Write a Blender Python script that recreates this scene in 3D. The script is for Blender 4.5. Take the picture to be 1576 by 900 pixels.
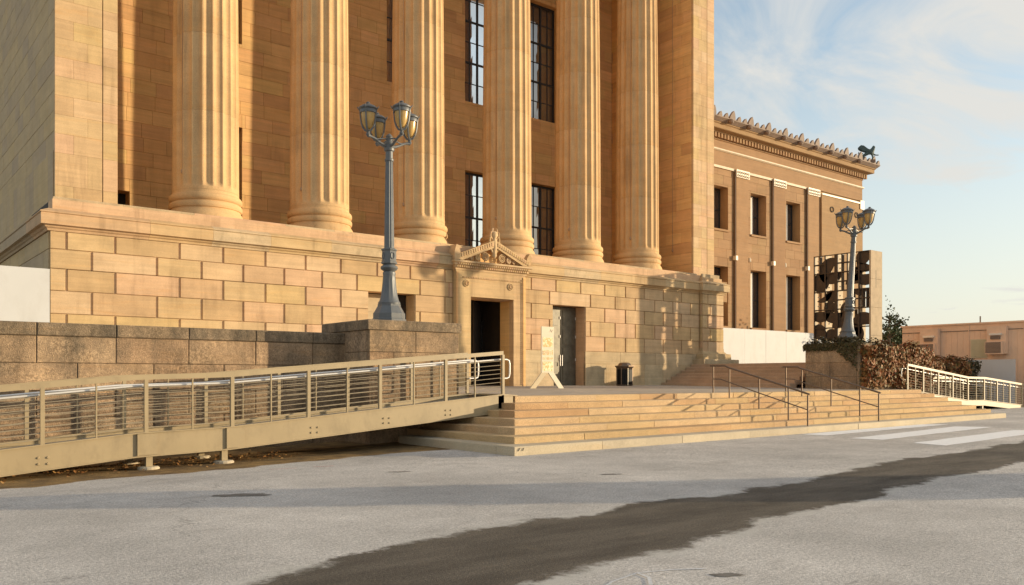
import bpy, bmesh, math, random
import numpy as np
from mathutils import Vector, Matrix, noise as mnoise

random.seed(7)
R_ = math.radians
scene = bpy.context.scene
for o in list(bpy.data.objects):
    bpy.data.objects.remove(o)

# ------------------------------------------------------------------ camera
# World axes: X runs along the portico front to the right, Y into the building, Z up.
cam_d = bpy.data.cameras.new('camera')
cam = bpy.data.objects.new('camera', cam_d)
scene.collection.objects.link(cam)
scene.camera = cam
cam.location = (0, 0, 1.6)
cam.rotation_euler = (R_(90), 0, R_(-38.75))
cam_d.sensor_width = 36
cam_d.lens = 1306 / 1576 * 36
cam_d.shift_y = 133 / 1576
cam_d.clip_end = 6000

# ------------------------------------------------------------------ light
SUN_AZ = 121.7      # degrees clockwise from +Y, direction towards the sun
SUN_EL = 7.4
w = bpy.data.worlds.new('World')
scene.world = w
w.use_nodes = True
nt = w.node_tree
nt.nodes.clear()
wo = nt.nodes.new('ShaderNodeOutputWorld')
bg = nt.nodes.new('ShaderNodeBackground')
sky = nt.nodes.new('ShaderNodeTexSky')
sky.sky_type = 'NISHITA'
sky.sun_disc = False
sky.sun_elevation = R_(SUN_EL)
sky.sun_rotation = R_(SUN_AZ)
sky.air_density = 1.0
sky.dust_density = 0.9
sky.ozone_density = 1.3
bg.inputs['Strength'].default_value = 0.14


def wn(tp, **kw):
    n = nt.nodes.new(tp)
    for k, v in kw.items():
        setattr(n, k, v)
    return n


# thin high clouds, laid out on a flat layer overhead
tc = wn('ShaderNodeTexCoord')
sep = wn('ShaderNodeSeparateXYZ')
nt.links.new(tc.outputs['Generated'], sep.inputs[0])
mz = wn('ShaderNodeMath', operation='MAXIMUM'); mz.inputs[1].default_value = 0.0
nt.links.new(sep.outputs['Z'], mz.inputs[0])
az_ = wn('ShaderNodeMath', operation='ADD'); az_.inputs[1].default_value = 0.10
nt.links.new(mz.outputs[0], az_.inputs[0])
dx = wn('ShaderNodeMath', operation='DIVIDE'); nt.links.new(sep.outputs['X'], dx.inputs[0]); nt.links.new(az_.outputs[0], dx.inputs[1])
dy = wn('ShaderNodeMath', operation='DIVIDE'); nt.links.new(sep.outputs['Y'], dy.inputs[0]); nt.links.new(az_.outputs[0], dy.inputs[1])
cmb = wn('ShaderNodeCombineXYZ'); nt.links.new(dx.outputs[0], cmb.inputs[0]); nt.links.new(dy.outputs[0], cmb.inputs[1])
mp = wn('ShaderNodeMapping')
mp.inputs['Rotation'].default_value = (0, 0, R_(25))
mp.inputs['Scale'].default_value = (0.55, 1.0, 1.0)
mp.inputs['Location'].default_value = (7.1, 8.8, 0)
nt.links.new(cmb.outputs[0], mp.inputs[0])
n1 = wn('ShaderNodeTexNoise'); n1.inputs['Scale'].default_value = 0.55; n1.inputs['Detail'].default_value = 4; n1.inputs['Roughness'].default_value = 0.5
n2 = wn('ShaderNodeTexNoise'); n2.inputs['Scale'].default_value = 3.0; n2.inputs['Detail'].default_value = 9; n2.inputs['Roughness'].default_value = 0.58; n2.inputs['Distortion'].default_value = 0.7
nt.links.new(mp.outputs[0], n1.inputs['Vector']); nt.links.new(mp.outputs[0], n2.inputs['Vector'])
r1 = wn('ShaderNodeMapRange'); r1.inputs[1].default_value = 0.36; r1.inputs[2].default_value = 0.52
nt.links.new(n1.outputs['Fac'], r1.inputs[0])
r2 = wn('ShaderNodeMapRange'); r2.inputs[1].default_value = 0.30; r2.inputs[2].default_value = 0.62
nt.links.new(n2.outputs['Fac'], r2.inputs[0])
mm = wn('ShaderNodeMath', operation='MULTIPLY'); nt.links.new(r1.outputs[0], mm.inputs[0]); nt.links.new(r2.outputs[0], mm.inputs[1])
mm1 = wn('ShaderNodeMath', operation='MULTIPLY'); mm1.inputs[1].default_value = 0.95; nt.links.new(mm.outputs[0], mm1.inputs[0])
hz = wn('ShaderNodeMapRange'); hz.inputs[1].default_value = 0.0; hz.inputs[2].default_value = 0.45; hz.inputs[3].default_value = 0.88; hz.inputs[4].default_value = 0.0
nt.links.new(mz.outputs[0], hz.inputs[0])
mm2 = wn('ShaderNodeMath', operation='MAXIMUM'); nt.links.new(mm1.outputs[0], mm2.inputs[0]); nt.links.new(hz.outputs[0], mm2.inputs[1])
mixc = wn('ShaderNodeMix', data_type='RGBA')
nt.links.new(mm2.outputs[0], mixc.inputs[0])
nt.links.new(sky.outputs[0], mixc.inputs[6])
mixc.inputs[7].default_value = (2.72, 2.66, 2.50, 1)
nt.links.new(mixc.outputs[2], bg.inputs['Color'])
nt.links.new(bg.outputs[0], wo.inputs[0])

sun_d = bpy.data.lights.new('sun', 'SUN')
sun = bpy.data.objects.new('sun', sun_d)
scene.collection.objects.link(sun)
sun_d.energy = 2.95
sun_d.angle = R_(0.55)
sun_d.color = (1.0, 0.81, 0.54)
_az, _el = R_(SUN_AZ), R_(SUN_EL)
to_sun = Vector((math.sin(_az) * math.cos(_el), math.cos(_az) * math.cos(_el), math.sin(_el)))
sun.rotation_euler = to_sun.to_track_quat('Z', 'Y').to_euler()

scene.view_settings.view_transform = 'Standard'
scene.view_settings.look = 'None'
scene.view_settings.gamma = 1
scene.view_settings.use_curve_mapping = False
scene.view_settings.exposure = 1.05
scene.render.resolution_x = 1024
scene.render.resolution_y = 585

# ------------------------------------------------------------------ helpers
COL = scene.collection
WL = {}            # world offset of every object


def tag(o, label=None, cat=None, group=None, kind=None):
    if label: o['label'] = label
    if cat: o['category'] = cat
    if group: o['group'] = group
    if kind: o['kind'] = kind
    return o


def thing(name, loc, label, cat, group=None):
    o = bpy.data.objects.new(name, None)
    o.empty_display_size = 0.2
    COL.objects.link(o)
    o.location = loc
    WL[o.name] = Vector(loc)
    return tag(o, label, cat, group)


def off(parent):
    return WL[parent.name] if parent else Vector((0, 0, 0))


def link(name, me, parent=None, loc=None):
    """loc is a world position for the mesh origin (None: mesh holds parent-relative vertices)."""
    o = bpy.data.objects.new(name, me)
    COL.objects.link(o)
    if parent:
        o.parent = parent
    if loc is None:
        WL[o.name] = off(parent)
    else:
        o.location = Vector(loc) - off(parent)
        WL[o.name] = Vector(loc)
    return o


class MB:
    def __init__(self):
        self.v = []
        self.f = []

    def add(self, vs, fs):
        b = len(self.v)
        self.v += [tuple(p) for p in vs]
        self.f += [tuple(i + b for i in q) for q in fs]
        return self

    def box(self, x0, x1, y0, y1, z0, z1):
        vs = [(x0, y0, z0), (x1, y0, z0), (x1, y1, z0), (x0, y1, z0), (x0, y0, z1), (x1, y0, z1), (x1, y1, z1), (x0, y1, z1)]
        return self.add(vs, [(0, 3, 2, 1), (4, 5, 6, 7), (0, 1, 5, 4), (1, 2, 6, 5), (2, 3, 7, 6), (3, 0, 4, 7)])

    def hexa(self, b, t):
        """bottom 4 and top 4 points, counter-clockwise seen from above"""
        return self.add(list(b) + list(t), [(3, 2, 1, 0), (4, 5, 6, 7), (0, 1, 5, 4), (1, 2, 6, 5), (2, 3, 7, 6), (3, 0, 4, 7)])

    def ring_loft(self, rings, cap=True, closed=True):
        n = len(rings[0])
        vs = [p for r in rings for p in r]
        fs = []
        for i in range(len(rings) - 1):
            for j in range(n if closed else n - 1):
                k = (j + 1) % n
                fs.append((i * n + j, i * n + k, (i + 1) * n + k, (i + 1) * n + j))
        if cap:
            fs.append(tuple(range(n))[::-1])
            fs.append(tuple((len(rings) - 1) * n + j for j in range(n)))
        return self.add(vs, fs)

    def lathe(self, c, prof, n=24, rot=0.0):
        rings = []
        for r, z in prof:
            rings.append([(c[0] + r * math.cos(rot + 2 * math.pi * j / n), c[1] + r * math.sin(rot + 2 * math.pi * j / n), c[2] + z) for j in range(n)])
        return self.ring_loft(rings)

    def tube(self, pts, r, n=8, closed=False):
        pts = [Vector(p) for p in pts]
        rings = []
        m = len(pts)
        up = Vector((0, 0, 1))
        prev = None
        for i, p in enumerate(pts):
            if closed:
                t = pts[(i + 1) % m] - pts[i - 1]
            else:
                t = pts[min(i + 1, m - 1)] - pts[max(i - 1, 0)]
            t.normalize()
            a = prev if prev is not None else (up if abs(t.z) < 0.9 else Vector((1, 0, 0)))
            b = t.cross(a)
            if b.length < 1e-4:
                b = t.cross(Vector((1, 0.3, 0)))
            b.normalize()
            a = b.cross(t).normalized()
            prev = a
            rr = r[i] if isinstance(r, (list, tuple)) else r
            rings.append([p + a * (rr * math.cos(2 * math.pi * j / n)) + b * (rr * math.sin(2 * math.pi * j / n)) for j in range(n)])
        if closed:
            rings.append(rings[0])
            return self.ring_loft(rings, cap=False)
        return self.ring_loft(rings)

    def prism(self, poly, axis, a, b):
        """poly of 2-d points extruded along an axis from a to b; axis 'x': (y,z), 'y': (x,z), 'z': (x,y)"""
        def P(p, t):
            if axis == 'x': return (t, p[0], p[1])
            if axis == 'y': return (p[0], t, p[1])
            return (p[0], p[1], t)
        n = len(poly)
        vs = [P(p, a) for p in poly] + [P(p, b) for p in poly]
        fs = [tuple(range(n))[::-1], tuple(range(n, 2 * n))]
        for j in range(n):
            k = (j + 1) % n
            fs.append((j, k, n + k, n + j))
        return self.add(vs, fs)

    def sweep(self, path, prof):
        """profile (outward offset, z) swept along a plan polyline; outward is to the right of travel, mitred corners"""
        P = [Vector(p) for p in path]
        rings = []
        for i, p in enumerate(P):
            ds = []
            if i > 0: ds.append((P[i] - P[i - 1]).normalized())
            if i < len(P) - 1: ds.append((P[i + 1] - P[i]).normalized())
            ns = [Vector((d.y, -d.x)) for d in ds]
            nn = ns[0] if len(ns) == 1 else (ns[0] + ns[1]) / (1 + ns[0].dot(ns[1]))
            rings.append([(p.x + nn.x * o, p.y + nn.y * o, z) for o, z in prof])
        return self.ring_loft(rings)

    def mesh(self, name, sub=Vector((0, 0, 0)), smooth=None):
        me = bpy.data.meshes.new(name)
        sub = Vector(sub)
        me.from_pydata([(p[0] - sub.x, p[1] - sub.y, p[2] - sub.z) for p in self.v], [], self.f)
        bm = bmesh.new(); bm.from_mesh(me)
        bmesh.ops.recalc_face_normals(bm, faces=bm.faces)
        bm.to_mesh(me); bm.free()
        if smooth:
            for p in me.polygons: p.use_smooth = True
            me.set_sharp_from_angle(angle=R_(smooth))
        return me

    def build(self, name, mat, parent=None, smooth=None):
        me = self.mesh(name, off(parent), smooth)
        me.materials.append(mat)
        return link(name, me, parent)


CACHE = {}


def piece(name, mat, parent, loc, key, maker):
    """a small repeated piece: mesh made once per key about its own origin, then shared"""
    k = (name, mat.name) + key
    me = CACHE.get(k)
    if me is None:
        mb = MB(); maker(mb)
        me = mb.mesh(name); me.materials.append(mat)
        CACHE[k] = me
    return link(name, me, parent, loc)


def slab(mb, wx, wy, wz, c=0.012):
    """box centred in x,y, standing on z=0.. with small chamfer on all vertical and top edges"""
    x, y = wx / 2, wy / 2
    b = [(-x, -y, 0), (x, -y, 0), (x, y, 0), (-x, y, 0)]
    t = [(-x, -y, wz - c), (x, -y, wz - c), (x, y, wz - c), (-x, y, wz - c)]
    mb.ring_loft([b, t, [(-x + c, -y + c, wz), (x - c, -y + c, wz), (x - c, y - c, wz), (-x + c, y - c, wz)]])


def stone_box(name, mat, parent, x0, x1, y0, y1, z0, z1, c=0.012):
    wx, wy, wz = round(x1 - x0, 3), round(y1 - y0, 3), round(z1 - z0, 3)
    return piece(name, mat, parent, ((x0 + x1) / 2, (y0 + y1) / 2, z0), (wx, wy, wz, c), lambda mb: slab(mb, wx, wy, wz, c))


def face_block(mb, w_, h_, depth, proud, m=0.028):
    """block on a wall facing -Y: back at y=depth, arris at y=0, raised face at y=-proud"""
    x, z = w_ / 2, h_
    mb.ring_loft([[(-x, depth, 0), (x, depth, 0), (x, depth, z), (-x, depth, z)],
                  [(-x, 0, 0), (x, 0, 0), (x, 0, z), (-x, 0, z)],
                  [(-x + m, -proud, m), (x - m, -proud, m), (x - m, -proud, z - m), (-x + m, -proud, z - m)]])


def wall_block(name, mat, parent, plane, u0, u1, z0, z1, pos, depth=0.1, proud=0.03, m=0.028):
    """plane 'y': wall facing -Y at y=pos, u = x.   plane 'x': wall facing -X at x=pos, u = y"""
    w_, h_ = round(u1 - u0, 3), round(z1 - z0, 3)
    um = (u0 + u1) / 2
    if plane == 'y':
        return piece(name, mat, parent, (um, pos, z0), ('y', w_, h_, depth, proud, m), lambda mb: face_block(mb, w_, h_, depth, proud, m))

    def mk(mb):
        face_block(mb, w_, h_, depth, proud, m)
        mb.v = [(q[1], -q[0], q[2]) for q in mb.v]
    return piece(name, mat, parent, (pos, um, z0), ('x', w_, h_, depth, proud, m), mk)


# ------------------------------------------------------------------ materials
def newmat(name):
    m = bpy.data.materials.new(name)
    m.use_nodes = True
    t = m.node_tree
    b = t.nodes['Principled BSDF']
    return m, t, b


def N(t, tp, ins=None, **kw):
    n = t.nodes.new(tp)
    for k, v in kw.items(): setattr(n, k, v)
    for k, v in (ins or {}).items(): n.inputs[k].default_value = v
    return n


def posnoise(t, scale, sc=(1, 1, 1), detail=4, rough=0.55, dist=0.0):
    g = N(t, 'ShaderNodeNewGeometry')
    mpn = N(t, 'ShaderNodeMapping', {'Scale': sc})
    t.links.new(g.outputs['Position'], mpn.inputs[0])
    n = N(t, 'ShaderNodeTexNoise', {'Scale': scale, 'Detail': detail, 'Roughness': rough, 'Distortion': dist})
    t.links.new(mpn.outputs[0], n.inputs['Vector'])
    return n


def rng(t, src, a, b, c, d):
    r = N(t, 'ShaderNodeMapRange', {1: a, 2: b, 3: c, 4: d})
    t.links.new(src, r.inputs[0])
    return r.outputs[0]


def mulcol(t, col, fac):
    v = N(t, 'ShaderNodeVectorMath', operation='SCALE')
    t.links.new(col, v.inputs[0]); t.links.new(fac, v.inputs['Scale'])
    return v.outputs[0]


def mixcol(t, fac, a, b):
    mx = N(t, 'ShaderNodeMix', data_type='RGBA')
    if hasattr(fac, 'links') or hasattr(fac, 'is_linked'): t.links.new(fac, mx.inputs[0])
    else: mx.inputs[0].default_value = fac
    for i, c in ((6, a), (7, b)):
        if isinstance(c, tuple): mx.inputs[i].default_value = c + (1,) if len(c) == 3 else c
        else: t.links.new(c, mx.inputs[i])
    return mx.outputs[2]


def rnd_out(t):
    oi = N(t, 'ShaderNodeObjectInfo')
    g = N(t, 'ShaderNodeNewGeometry')
    m1 = N(t, 'ShaderNodeMath', {1: 7.31}, operation='MULTIPLY'); t.links.new(g.outputs['Random Per Island'], m1.inputs[0])
    ad = N(t, 'ShaderNodeMath', operation='ADD'); t.links.new(oi.outputs['Random'], ad.inputs[0]); t.links.new(m1.outputs[0], ad.inputs[1])
    fr = N(t, 'ShaderNodeMath', operation='FRACT'); t.links.new(ad.outputs[0], fr.inputs[0])
    return fr.outputs[0]


def bump(t, b, src, strength, dist):
    bp = N(t, 'ShaderNodeBump', {'Strength': strength, 'Distance': dist})
    t.links.new(src, bp.inputs['Height'])
    t.links.new(bp.outputs[0], b.inputs['Normal'])


def stone(name, cols, streak=0.10, blotch=0.10, speck=0.06, rough=0.85, bstr=0.35, bdist=0.006, bed=9.0, dirt=None, pit=0.0, rain=0.0, vein=0.35):
    m, t, b = newmat(name)
    cr = N(t, 'ShaderNodeValToRGB')
    el = cr.color_ramp.elements
    while len(el) < len(cols): el.new(0.5)
    for i, c in enumerate(cols):
        el[i].position = i / (len(cols) - 1)
        el[i].color = c + (1,)
    t.links.new(rnd_out(t), cr.inputs[0])
    col = cr.outputs[0]
    s1 = posnoise(t, 1.0, (0.35, 0.35, bed), 5, 0.6, 0.6)
    s2 = posnoise(t, 1.3, (1, 1, 1), 5, 0.6)
    s3 = posnoise(t, 45, (1, 1, 1), 3, 0.7)
    col = mulcol(t, col, rng(t, s1.outputs[0], 0.25, 0.75, 1 - streak, 1 + streak))
    col = mulcol(t, col, rng(t, s2.outputs[0], 0.25, 0.75, 1 - blotch, 1 + blotch))
    col = mulcol(t, col, rng(t, s3.outputs[0], 0.3, 0.7, 1 - speck, 1 + speck))
    # iron-yellow bedding veins
    s4 = posnoise(t, 0.8, (0.5, 0.5, 5), 6, 0.65, 1.2)
    col = mixcol(t, rng(t, s4.outputs[0], 0.55, 0.72, 0.0, vein), col, mulcol_const(t, col, (1.06, 0.86, 0.58)))
    if dirt:
        s5 = posnoise(t, dirt[1], (1, 1, 0.45), 7, 0.68)
        col = mixcol(t, rng(t, s5.outputs[0], dirt[2], dirt[3], 0.0, dirt[4]), col, dirt[0])
    if rain:
        s8 = posnoise(t, 1.0, (2.6, 2.6, 0.22), 6, 0.65)
        s9 = posnoise(t, 0.35, (1, 1, 1), 3, 0.5)
        mk = N(t, 'ShaderNodeMath', operation='MULTIPLY'); t.links.new(rng(t, s8.outputs[0], 0.5, 0.72, 0, 1), mk.inputs[0]); t.links.new(rng(t, s9.outputs[0], 0.4, 0.6, 0, rain * 3), mk.inputs[1])
        col = mixcol(t, mk.outputs[0], col, mulcol_const(t, col, (0.55, 0.52, 0.50)))
    if pit:
        s6 = posnoise(t, 16, (1, 1, 1), 4, 0.75)
        s7 = posnoise(t, 1.1, (1, 1, 1.6), 3, 0.5)
        col = mulcol(t, col, rng(t, s6.outputs[0], 0.40, 0.62, 1 - pit, 1 + pit))
        col = mixcol(t, rng(t, s7.outputs[0], 0.5, 0.66, 0, 0.35), col, mulcol(t, mulcol_const(t, col, (1.5, 1.5, 1.45)), rng(t, s6.outputs[0], 0.42, 0.56, 0.45, 1.15)))
    t.links.new(col, b.inputs['Base Color'])
    b.inputs['Roughness'].default_value = rough
    b.inputs['Specular IOR Level'].default_value = 0.25
    ad = N(t, 'ShaderNodeMath', operation='ADD')
    t.links.new(s3.outputs[0], ad.inputs[0]); t.links.new(s2.outputs[0], ad.inputs[1])
    bump(t, b, ad.outputs[0], bstr, bdist)
    return m


def mulcol_const(t, col, c):
    v = N(t, 'ShaderNodeVectorMath', operation='MULTIPLY')
    t.links.new(col, v.inputs[0]); v.inputs[1].default_value = c
    return v.outputs[0]


def plain(name, c, rough=0.6, metal=0.0, var=0.06, nscale=3.0, bstr=0.0, spec=0.4, dirt=None):
    m, t, b = newmat(name)
    n = posnoise(t, nscale, (1, 1, 1), 5, 0.6)
    cc = N(t, 'ShaderNodeRGB'); cc.outputs[0].default_value = c + (1,)
    col = mulcol(t, cc.outputs[0], rng(t, n.outputs[0], 0.3, 0.7, 1 - var, 1 + var))
    if dirt:
        n3 = posnoise(t, dirt[1], (1, 1, 0.5), 6, 0.7)
        col = mixcol(t, rng(t, n3.outputs[0], 0.5, 0.75, 0, dirt[2]), col, dirt[0])
    t.links.new(col, b.inputs['Base Color'])
    b.inputs['Roughness'].default_value = rough
    b.inputs['Metallic'].default_value = metal
    b.inputs['Specular IOR Level'].default_value = spec
    if bstr:
        n2 = posnoise(t, 40, (1, 1, 1), 3, 0.6)
        bump(t, b, n2.outputs[0], bstr, 0.004)
    return m


def glass(name, c, rough=0.02):
    m, t, b = newmat(name)
    b.inputs['Base Color'].default_value = c + (1,)
    b.inputs['Roughness'].default_value = rough
    b.inputs['Specular IOR Level'].default_value = 1.0
    b.inputs['IOR'].default_value = 1.9
    n = posnoise(t, 0.7, (1, 1, 1), 2, 0.5)
    bump(t, b, n.outputs[0], 0.08, 0.02)
    return m


M = {}
M['sand'] = stone('sandstone', [(0.52, 0.345, 0.18), (0.575, 0.405, 0.245), (0.52, 0.365, 0.175), (0.58, 0.375, 0.23), (0.475, 0.32, 0.17), (0.55, 0.39, 0.21)], 0.12, 0.15, 0.10, rain=0.26, dirt=((0.26, 0.18, 0.105), 1.1, 0.56, 0.80, 0.35))
M['sand_old'] = stone('weathered sandstone', [(0.50, 0.36, 0.20), (0.53, 0.40, 0.25), (0.44, 0.33, 0.20), (0.54, 0.42, 0.26)], 0.12, 0.2, 0.12, 0.9, 0.6, 0.012,
                      dirt=((0.20, 0.15, 0.09), 2.2, 0.52, 0.75, 0.55))
M['ashlar'] = stone('ashlar sandstone', [(0.68, 0.415, 0.175), (0.72, 0.455, 0.20), (0.65, 0.385, 0.165), (0.74, 0.45, 0.21), (0.59, 0.34, 0.155), (0.69, 0.465, 0.19)], 0.13, rain=0.12)
M['side'] = stone('grey gold ashlar', [(0.46, 0.345, 0.205), (0.50, 0.365, 0.19), (0.42, 0.315, 0.20), (0.52, 0.38, 0.195)], 0.09, vein=0.3)
M['colst'] = stone('column stone', [(0.578, 0.373, 0.184), (0.588, 0.38, 0.19), (0.572, 0.367, 0.18), (0.584, 0.382, 0.192)], 0.06, 0.12, 0.2, 0.85, 0.6, 0.008, bed=2.0, rain=0.28)
M['wing'] = stone('brown ashlar', [(0.33, 0.195, 0.10), (0.36, 0.22, 0.115), (0.30, 0.175, 0.09), (0.345, 0.22, 0.11)], 0.10)
M['step'] = stone('step sandstone', [(0.46, 0.32, 0.165), (0.54, 0.385, 0.21), (0.47, 0.295, 0.155), (0.57, 0.42, 0.25)], 0.06, 0.14, 0.26, 0.9, 1.0, 0.016)
M['curb'] = stone('granite kerb', [(0.48, 0.40, 0.28), (0.51, 0.43, 0.31), (0.45, 0.38, 0.28)], 0.03, 0.12, 0.16, 0.9, 0.5, 0.006)
M['redstep'] = stone('brown step stone', [(0.45, 0.31, 0.20), (0.49, 0.33, 0.22), (0.41, 0.28, 0.18)], 0.08, 0.12, 0.2, 0.9)
M['rough'] = stone('pitted brown stone', [(0.36, 0.25, 0.15), (0.42, 0.29, 0.18), (0.38, 0.25, 0.15), (0.45, 0.32, 0.20)], 0.06, 0.25, 0.30, 0.95, 1.0, 0.03,
                   dirt=((0.10, 0.085, 0.065), 1.4, 0.44, 0.70, 0.75), pit=0.15, rain=0.3)
M['coping'] = stone('dark coping stone', [(0.24, 0.18, 0.12), (0.30, 0.22, 0.14), (0.27, 0.19, 0.12)], 0.05, 0.3, 0.35, 0.95, 1.0, 0.03,
                    dirt=((0.08, 0.07, 0.055), 2.5, 0.42, 0.65, 0.75), pit=0.17, rain=0.25)
M['terrace'] = stone('terrace paving', [(0.42, 0.36, 0.29), (0.45, 0.385, 0.31)], 0.05, 0.18, 0.12, 0.9, 0.4, 0.006)
M['terracotta'] = plain('pale glazed terracotta', (0.70, 0.62, 0.48), 0.5, 0, 0.08)
M['palestone'] = plain('pale buff terracotta', (0.56, 0.45, 0.31), 0.6, 0, 0.12)
M['cream'] = plain('cream painted metal', (0.62, 0.52, 0.36), 0.5, 0, 0.05)
M['ramp'] = plain('tan painted steel', (0.36, 0.28, 0.165), 0.45, 0, 0.07, 1.5, 0.15, 0.4, dirt=((0.20, 0.155, 0.095), 2.6, 0.55))
M['deck'] = plain('grey ramp deck', (0.36, 0.32, 0.28), 0.8, 0, 0.12, 2)
M['pipe'] = plain('brushed steel pipe', (0.74, 0.72, 0.69), 0.35, 0.35, 0.03)
M['bar'] = plain('steel rod', (0.36, 0.30, 0.21), 0.4, 0.2, 0.03)
M['bronze'] = plain('brown bronze rail', (0.17, 0.12, 0.085), 0.38, 0.6, 0.08)
M['lamp'] = plain('blue grey lamp paint', (0.125, 0.132, 0.138), 0.45, 0, 0.12, 6, 0.1, 0.45)
M['lampglass'] = plain('amber lamp glass', (0.62, 0.40, 0.14), 0.25, 0, 0.2, 4)
M['lampglass'].node_tree.nodes['Principled BSDF'].inputs['Transmission Weight'].default_value = 0.25
M['frame'] = plain('black window frame', (0.03, 0.028, 0.026), 0.5, 0, 0.05)
M['pane'] = glass('window glass', (0.03, 0.035, 0.04))
M['mirror'] = plain('sky-coated glass', (0.62, 0.66, 0.68), 0.03, 0.9, 0.02, 1)
M['blind'] = plain('pale window blind', (0.75, 0.70, 0.60), 0.6, 0, 0.03)
M['blindpale'] = plain('blind behind glass', (0.50, 0.45, 0.30), 0.15, 0, 0.12, 1.5)
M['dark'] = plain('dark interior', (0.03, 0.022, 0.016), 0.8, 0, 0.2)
M['door'] = plain('bronze door', (0.13, 0.115, 0.085), 0.42, 0.3, 0.3, 3)
M['doorpale'] = plain('pale board and lit wall', (0.45, 0.35, 0.22), 0.7, 0, 0.1)
M['white'] = plain('white hoarding', (0.55, 0.55, 0.545), 0.7, 0, 0.03, 1.2, dirt=((0.42, 0.40, 0.37), 1.6, 0.35))
M['signpale'] = plain('cream sign board', (0.60, 0.52, 0.39), 0.6, 0, 0.04)
M['paint'] = plain('white road paint', (0.84, 0.83, 0.81), 0.8, 0, 0.08, 9, 0.4)
M['black'] = plain('black metal', (0.02, 0.019, 0.018), 0.35, 0.3, 0.1)
M['sculpt'] = plain('dark brown sculpture', (0.055, 0.035, 0.022), 0.6, 0, 0.25, 3)
M['sculptpale'] = plain('pale sculpture fins', (0.56, 0.45, 0.30), 0.7, 0, 0.08, 3)
M['sculptend'] = plain('tan cast slab', (0.40, 0.30, 0.19), 0.8, 0, 0.15, 3)
M['verd'] = plain('green bronze', (0.055, 0.088, 0.086), 0.6, 0.0, 0.3, 5)
M['trailer'] = plain('tan ribbed cladding', (0.80, 0.55, 0.375), 0.7, 0, 0.06, 1.2, dirt=((0.45, 0.34, 0.25), 1.5, 0.3))
M['trailerdark'] = plain('brown grille', (0.20, 0.145, 0.11), 0.7, 0, 0.1)
M['roofred'] = plain('weathered roof tile', (0.21, 0.145, 0.105), 0.7, 0, 0.2, 3)
M['bark'] = plain('bark', (0.10, 0.075, 0.05), 0.9, 0, 0.3, 8, 0.5)
M['stainred'] = plain('red survey paint', (0.55, 0.12, 0.10), 0.8, 0, 0.2, 20)
M['chalk'] = plain('white chalk mark', (0.62, 0.61, 0.60), 0.9, 0, 0.2, 25)
M['cable'] = plain('thin cable', (0.40, 0.28, 0.18), 0.7, 0, 0.1)


def leafmat(name, cols):
    m, t, b = newmat(name)
    cr = N(t, 'ShaderNodeValToRGB')
    el = cr.color_ramp.elements
    while len(el) < len(cols): el.new(0.5)
    for i, c in enumerate(cols):
        el[i].position = i / (len(cols) - 1)
        el[i].color = c + (1,)
    t.links.new(rnd_out(t), cr.inputs[0])
    t.links.new(cr.outputs[0], b.inputs['Base Color'])
    b.inputs['Roughness'].default_value = 0.6
    b.inputs['Specular IOR Level'].default_value = 0.2
    return m


M['ivy'] = leafmat('autumn ivy', [(0.17, 0.055, 0.02), (0.30, 0.11, 0.03), (0.22, 0.13, 0.045), (0.11, 0.09, 0.03), (0.34, 0.15, 0.05), (0.25, 0.06, 0.02), (0.36, 0.22, 0.10)])
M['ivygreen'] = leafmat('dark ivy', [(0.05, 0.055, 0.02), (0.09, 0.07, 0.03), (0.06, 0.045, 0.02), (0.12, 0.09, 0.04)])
M['leaf'] = leafmat('dark green foliage', [(0.035, 0.055, 0.022), (0.06, 0.085, 0.03), (0.045, 0.06, 0.03), (0.08, 0.10, 0.04)])
M['litter'] = leafmat('fallen leaves', [(0.30, 0.15, 0.05), (0.22, 0.10, 0.04), (0.38, 0.22, 0.08)])

# ================================================================== GROUND
def sstep(a, b, x):
    t = min(1, max(0, (x - a) / (b - a)))
    return t * t * (3 - 2 * t)


def gz(s, d):
    if s >= 11:
        return 0.004 * (min(s, 60) - 11)
    return -0.02 * (11 - max(s, -1)) * sstep(12.5, 16.2, d)


UP = [(-30, 3.0), (0, 5.7), (2.5, 6.46), (3.0, 6.69), (3.9, 6.97), (4.45, 7.28), (5.16, 7.4), (6.83, 7.3), (8.3, 7.5), (10.8, 7.45), (12.2, 7.6), (14.7, 8.05), (16.7, 8.2), (19, 8.25), (22.9, 8.5), (60, 10.2)]
LO = [(-30, 1.0), (0, 4.2), (2.5, 4.75), (4.29, 5.01), (5.13, 5.06), (6.0, 5.23), (7.4, 5.40), (8.9, 5.75), (10.1, 5.82), (11.76, 5.96), (13.6, 6.16), (15.15, 6.32), (17.2, 6.4), (60, 8.3)]
ux, uy = zip(*UP); lx, ly = zip(*LO)

xs = np.concatenate([[-2500, -900, -300, -100, -40, -20, -10], np.arange(-5, 40, 0.25), np.arange(40, 80, 2.0), [90, 120, 200, 400, 1000, 2500]])
ys = np.concatenate([[-2500, -900, -300, -100, -40, -15, -6], np.arange(-2, 22.1, 0.25), [23, 30, 45, 80, 150, 400, 1000, 2500]])
nx, ny = len(xs), len(ys)
verts = []; sd = []; dirt = []
for j in range(ny):
    for i in range(nx):
        x, y = float(xs[i]), float(ys[j])
        verts.append((x, y, gz(x, y)))
        sd.append(max(-3, min(float(np.interp(x, ux, uy)) - y, y - float(np.interp(x, lx, ly)))))
        e = (y - (15.75 + 0.03 * (x - 4))) if x < 11.3 else -1.0
        dirt.append(max(-1, min(e, 1, (11.3 - x) * 0.8)))
faces = [(j * nx + i, j * nx + i + 1, (j + 1) * nx + i + 1, (j + 1) * nx + i) for j in range(ny - 1) for i in range(nx - 1)]
me = bpy.data.meshes.new('road')
me.from_pydata(verts, [], faces)
for nm, arr in (('strip', sd), ('dirt', dirt)):
    a = me.attributes.new(nm, 'FLOAT', 'POINT')
    a.data.foreach_set('value', np.array(arr, dtype=np.float32))

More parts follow.
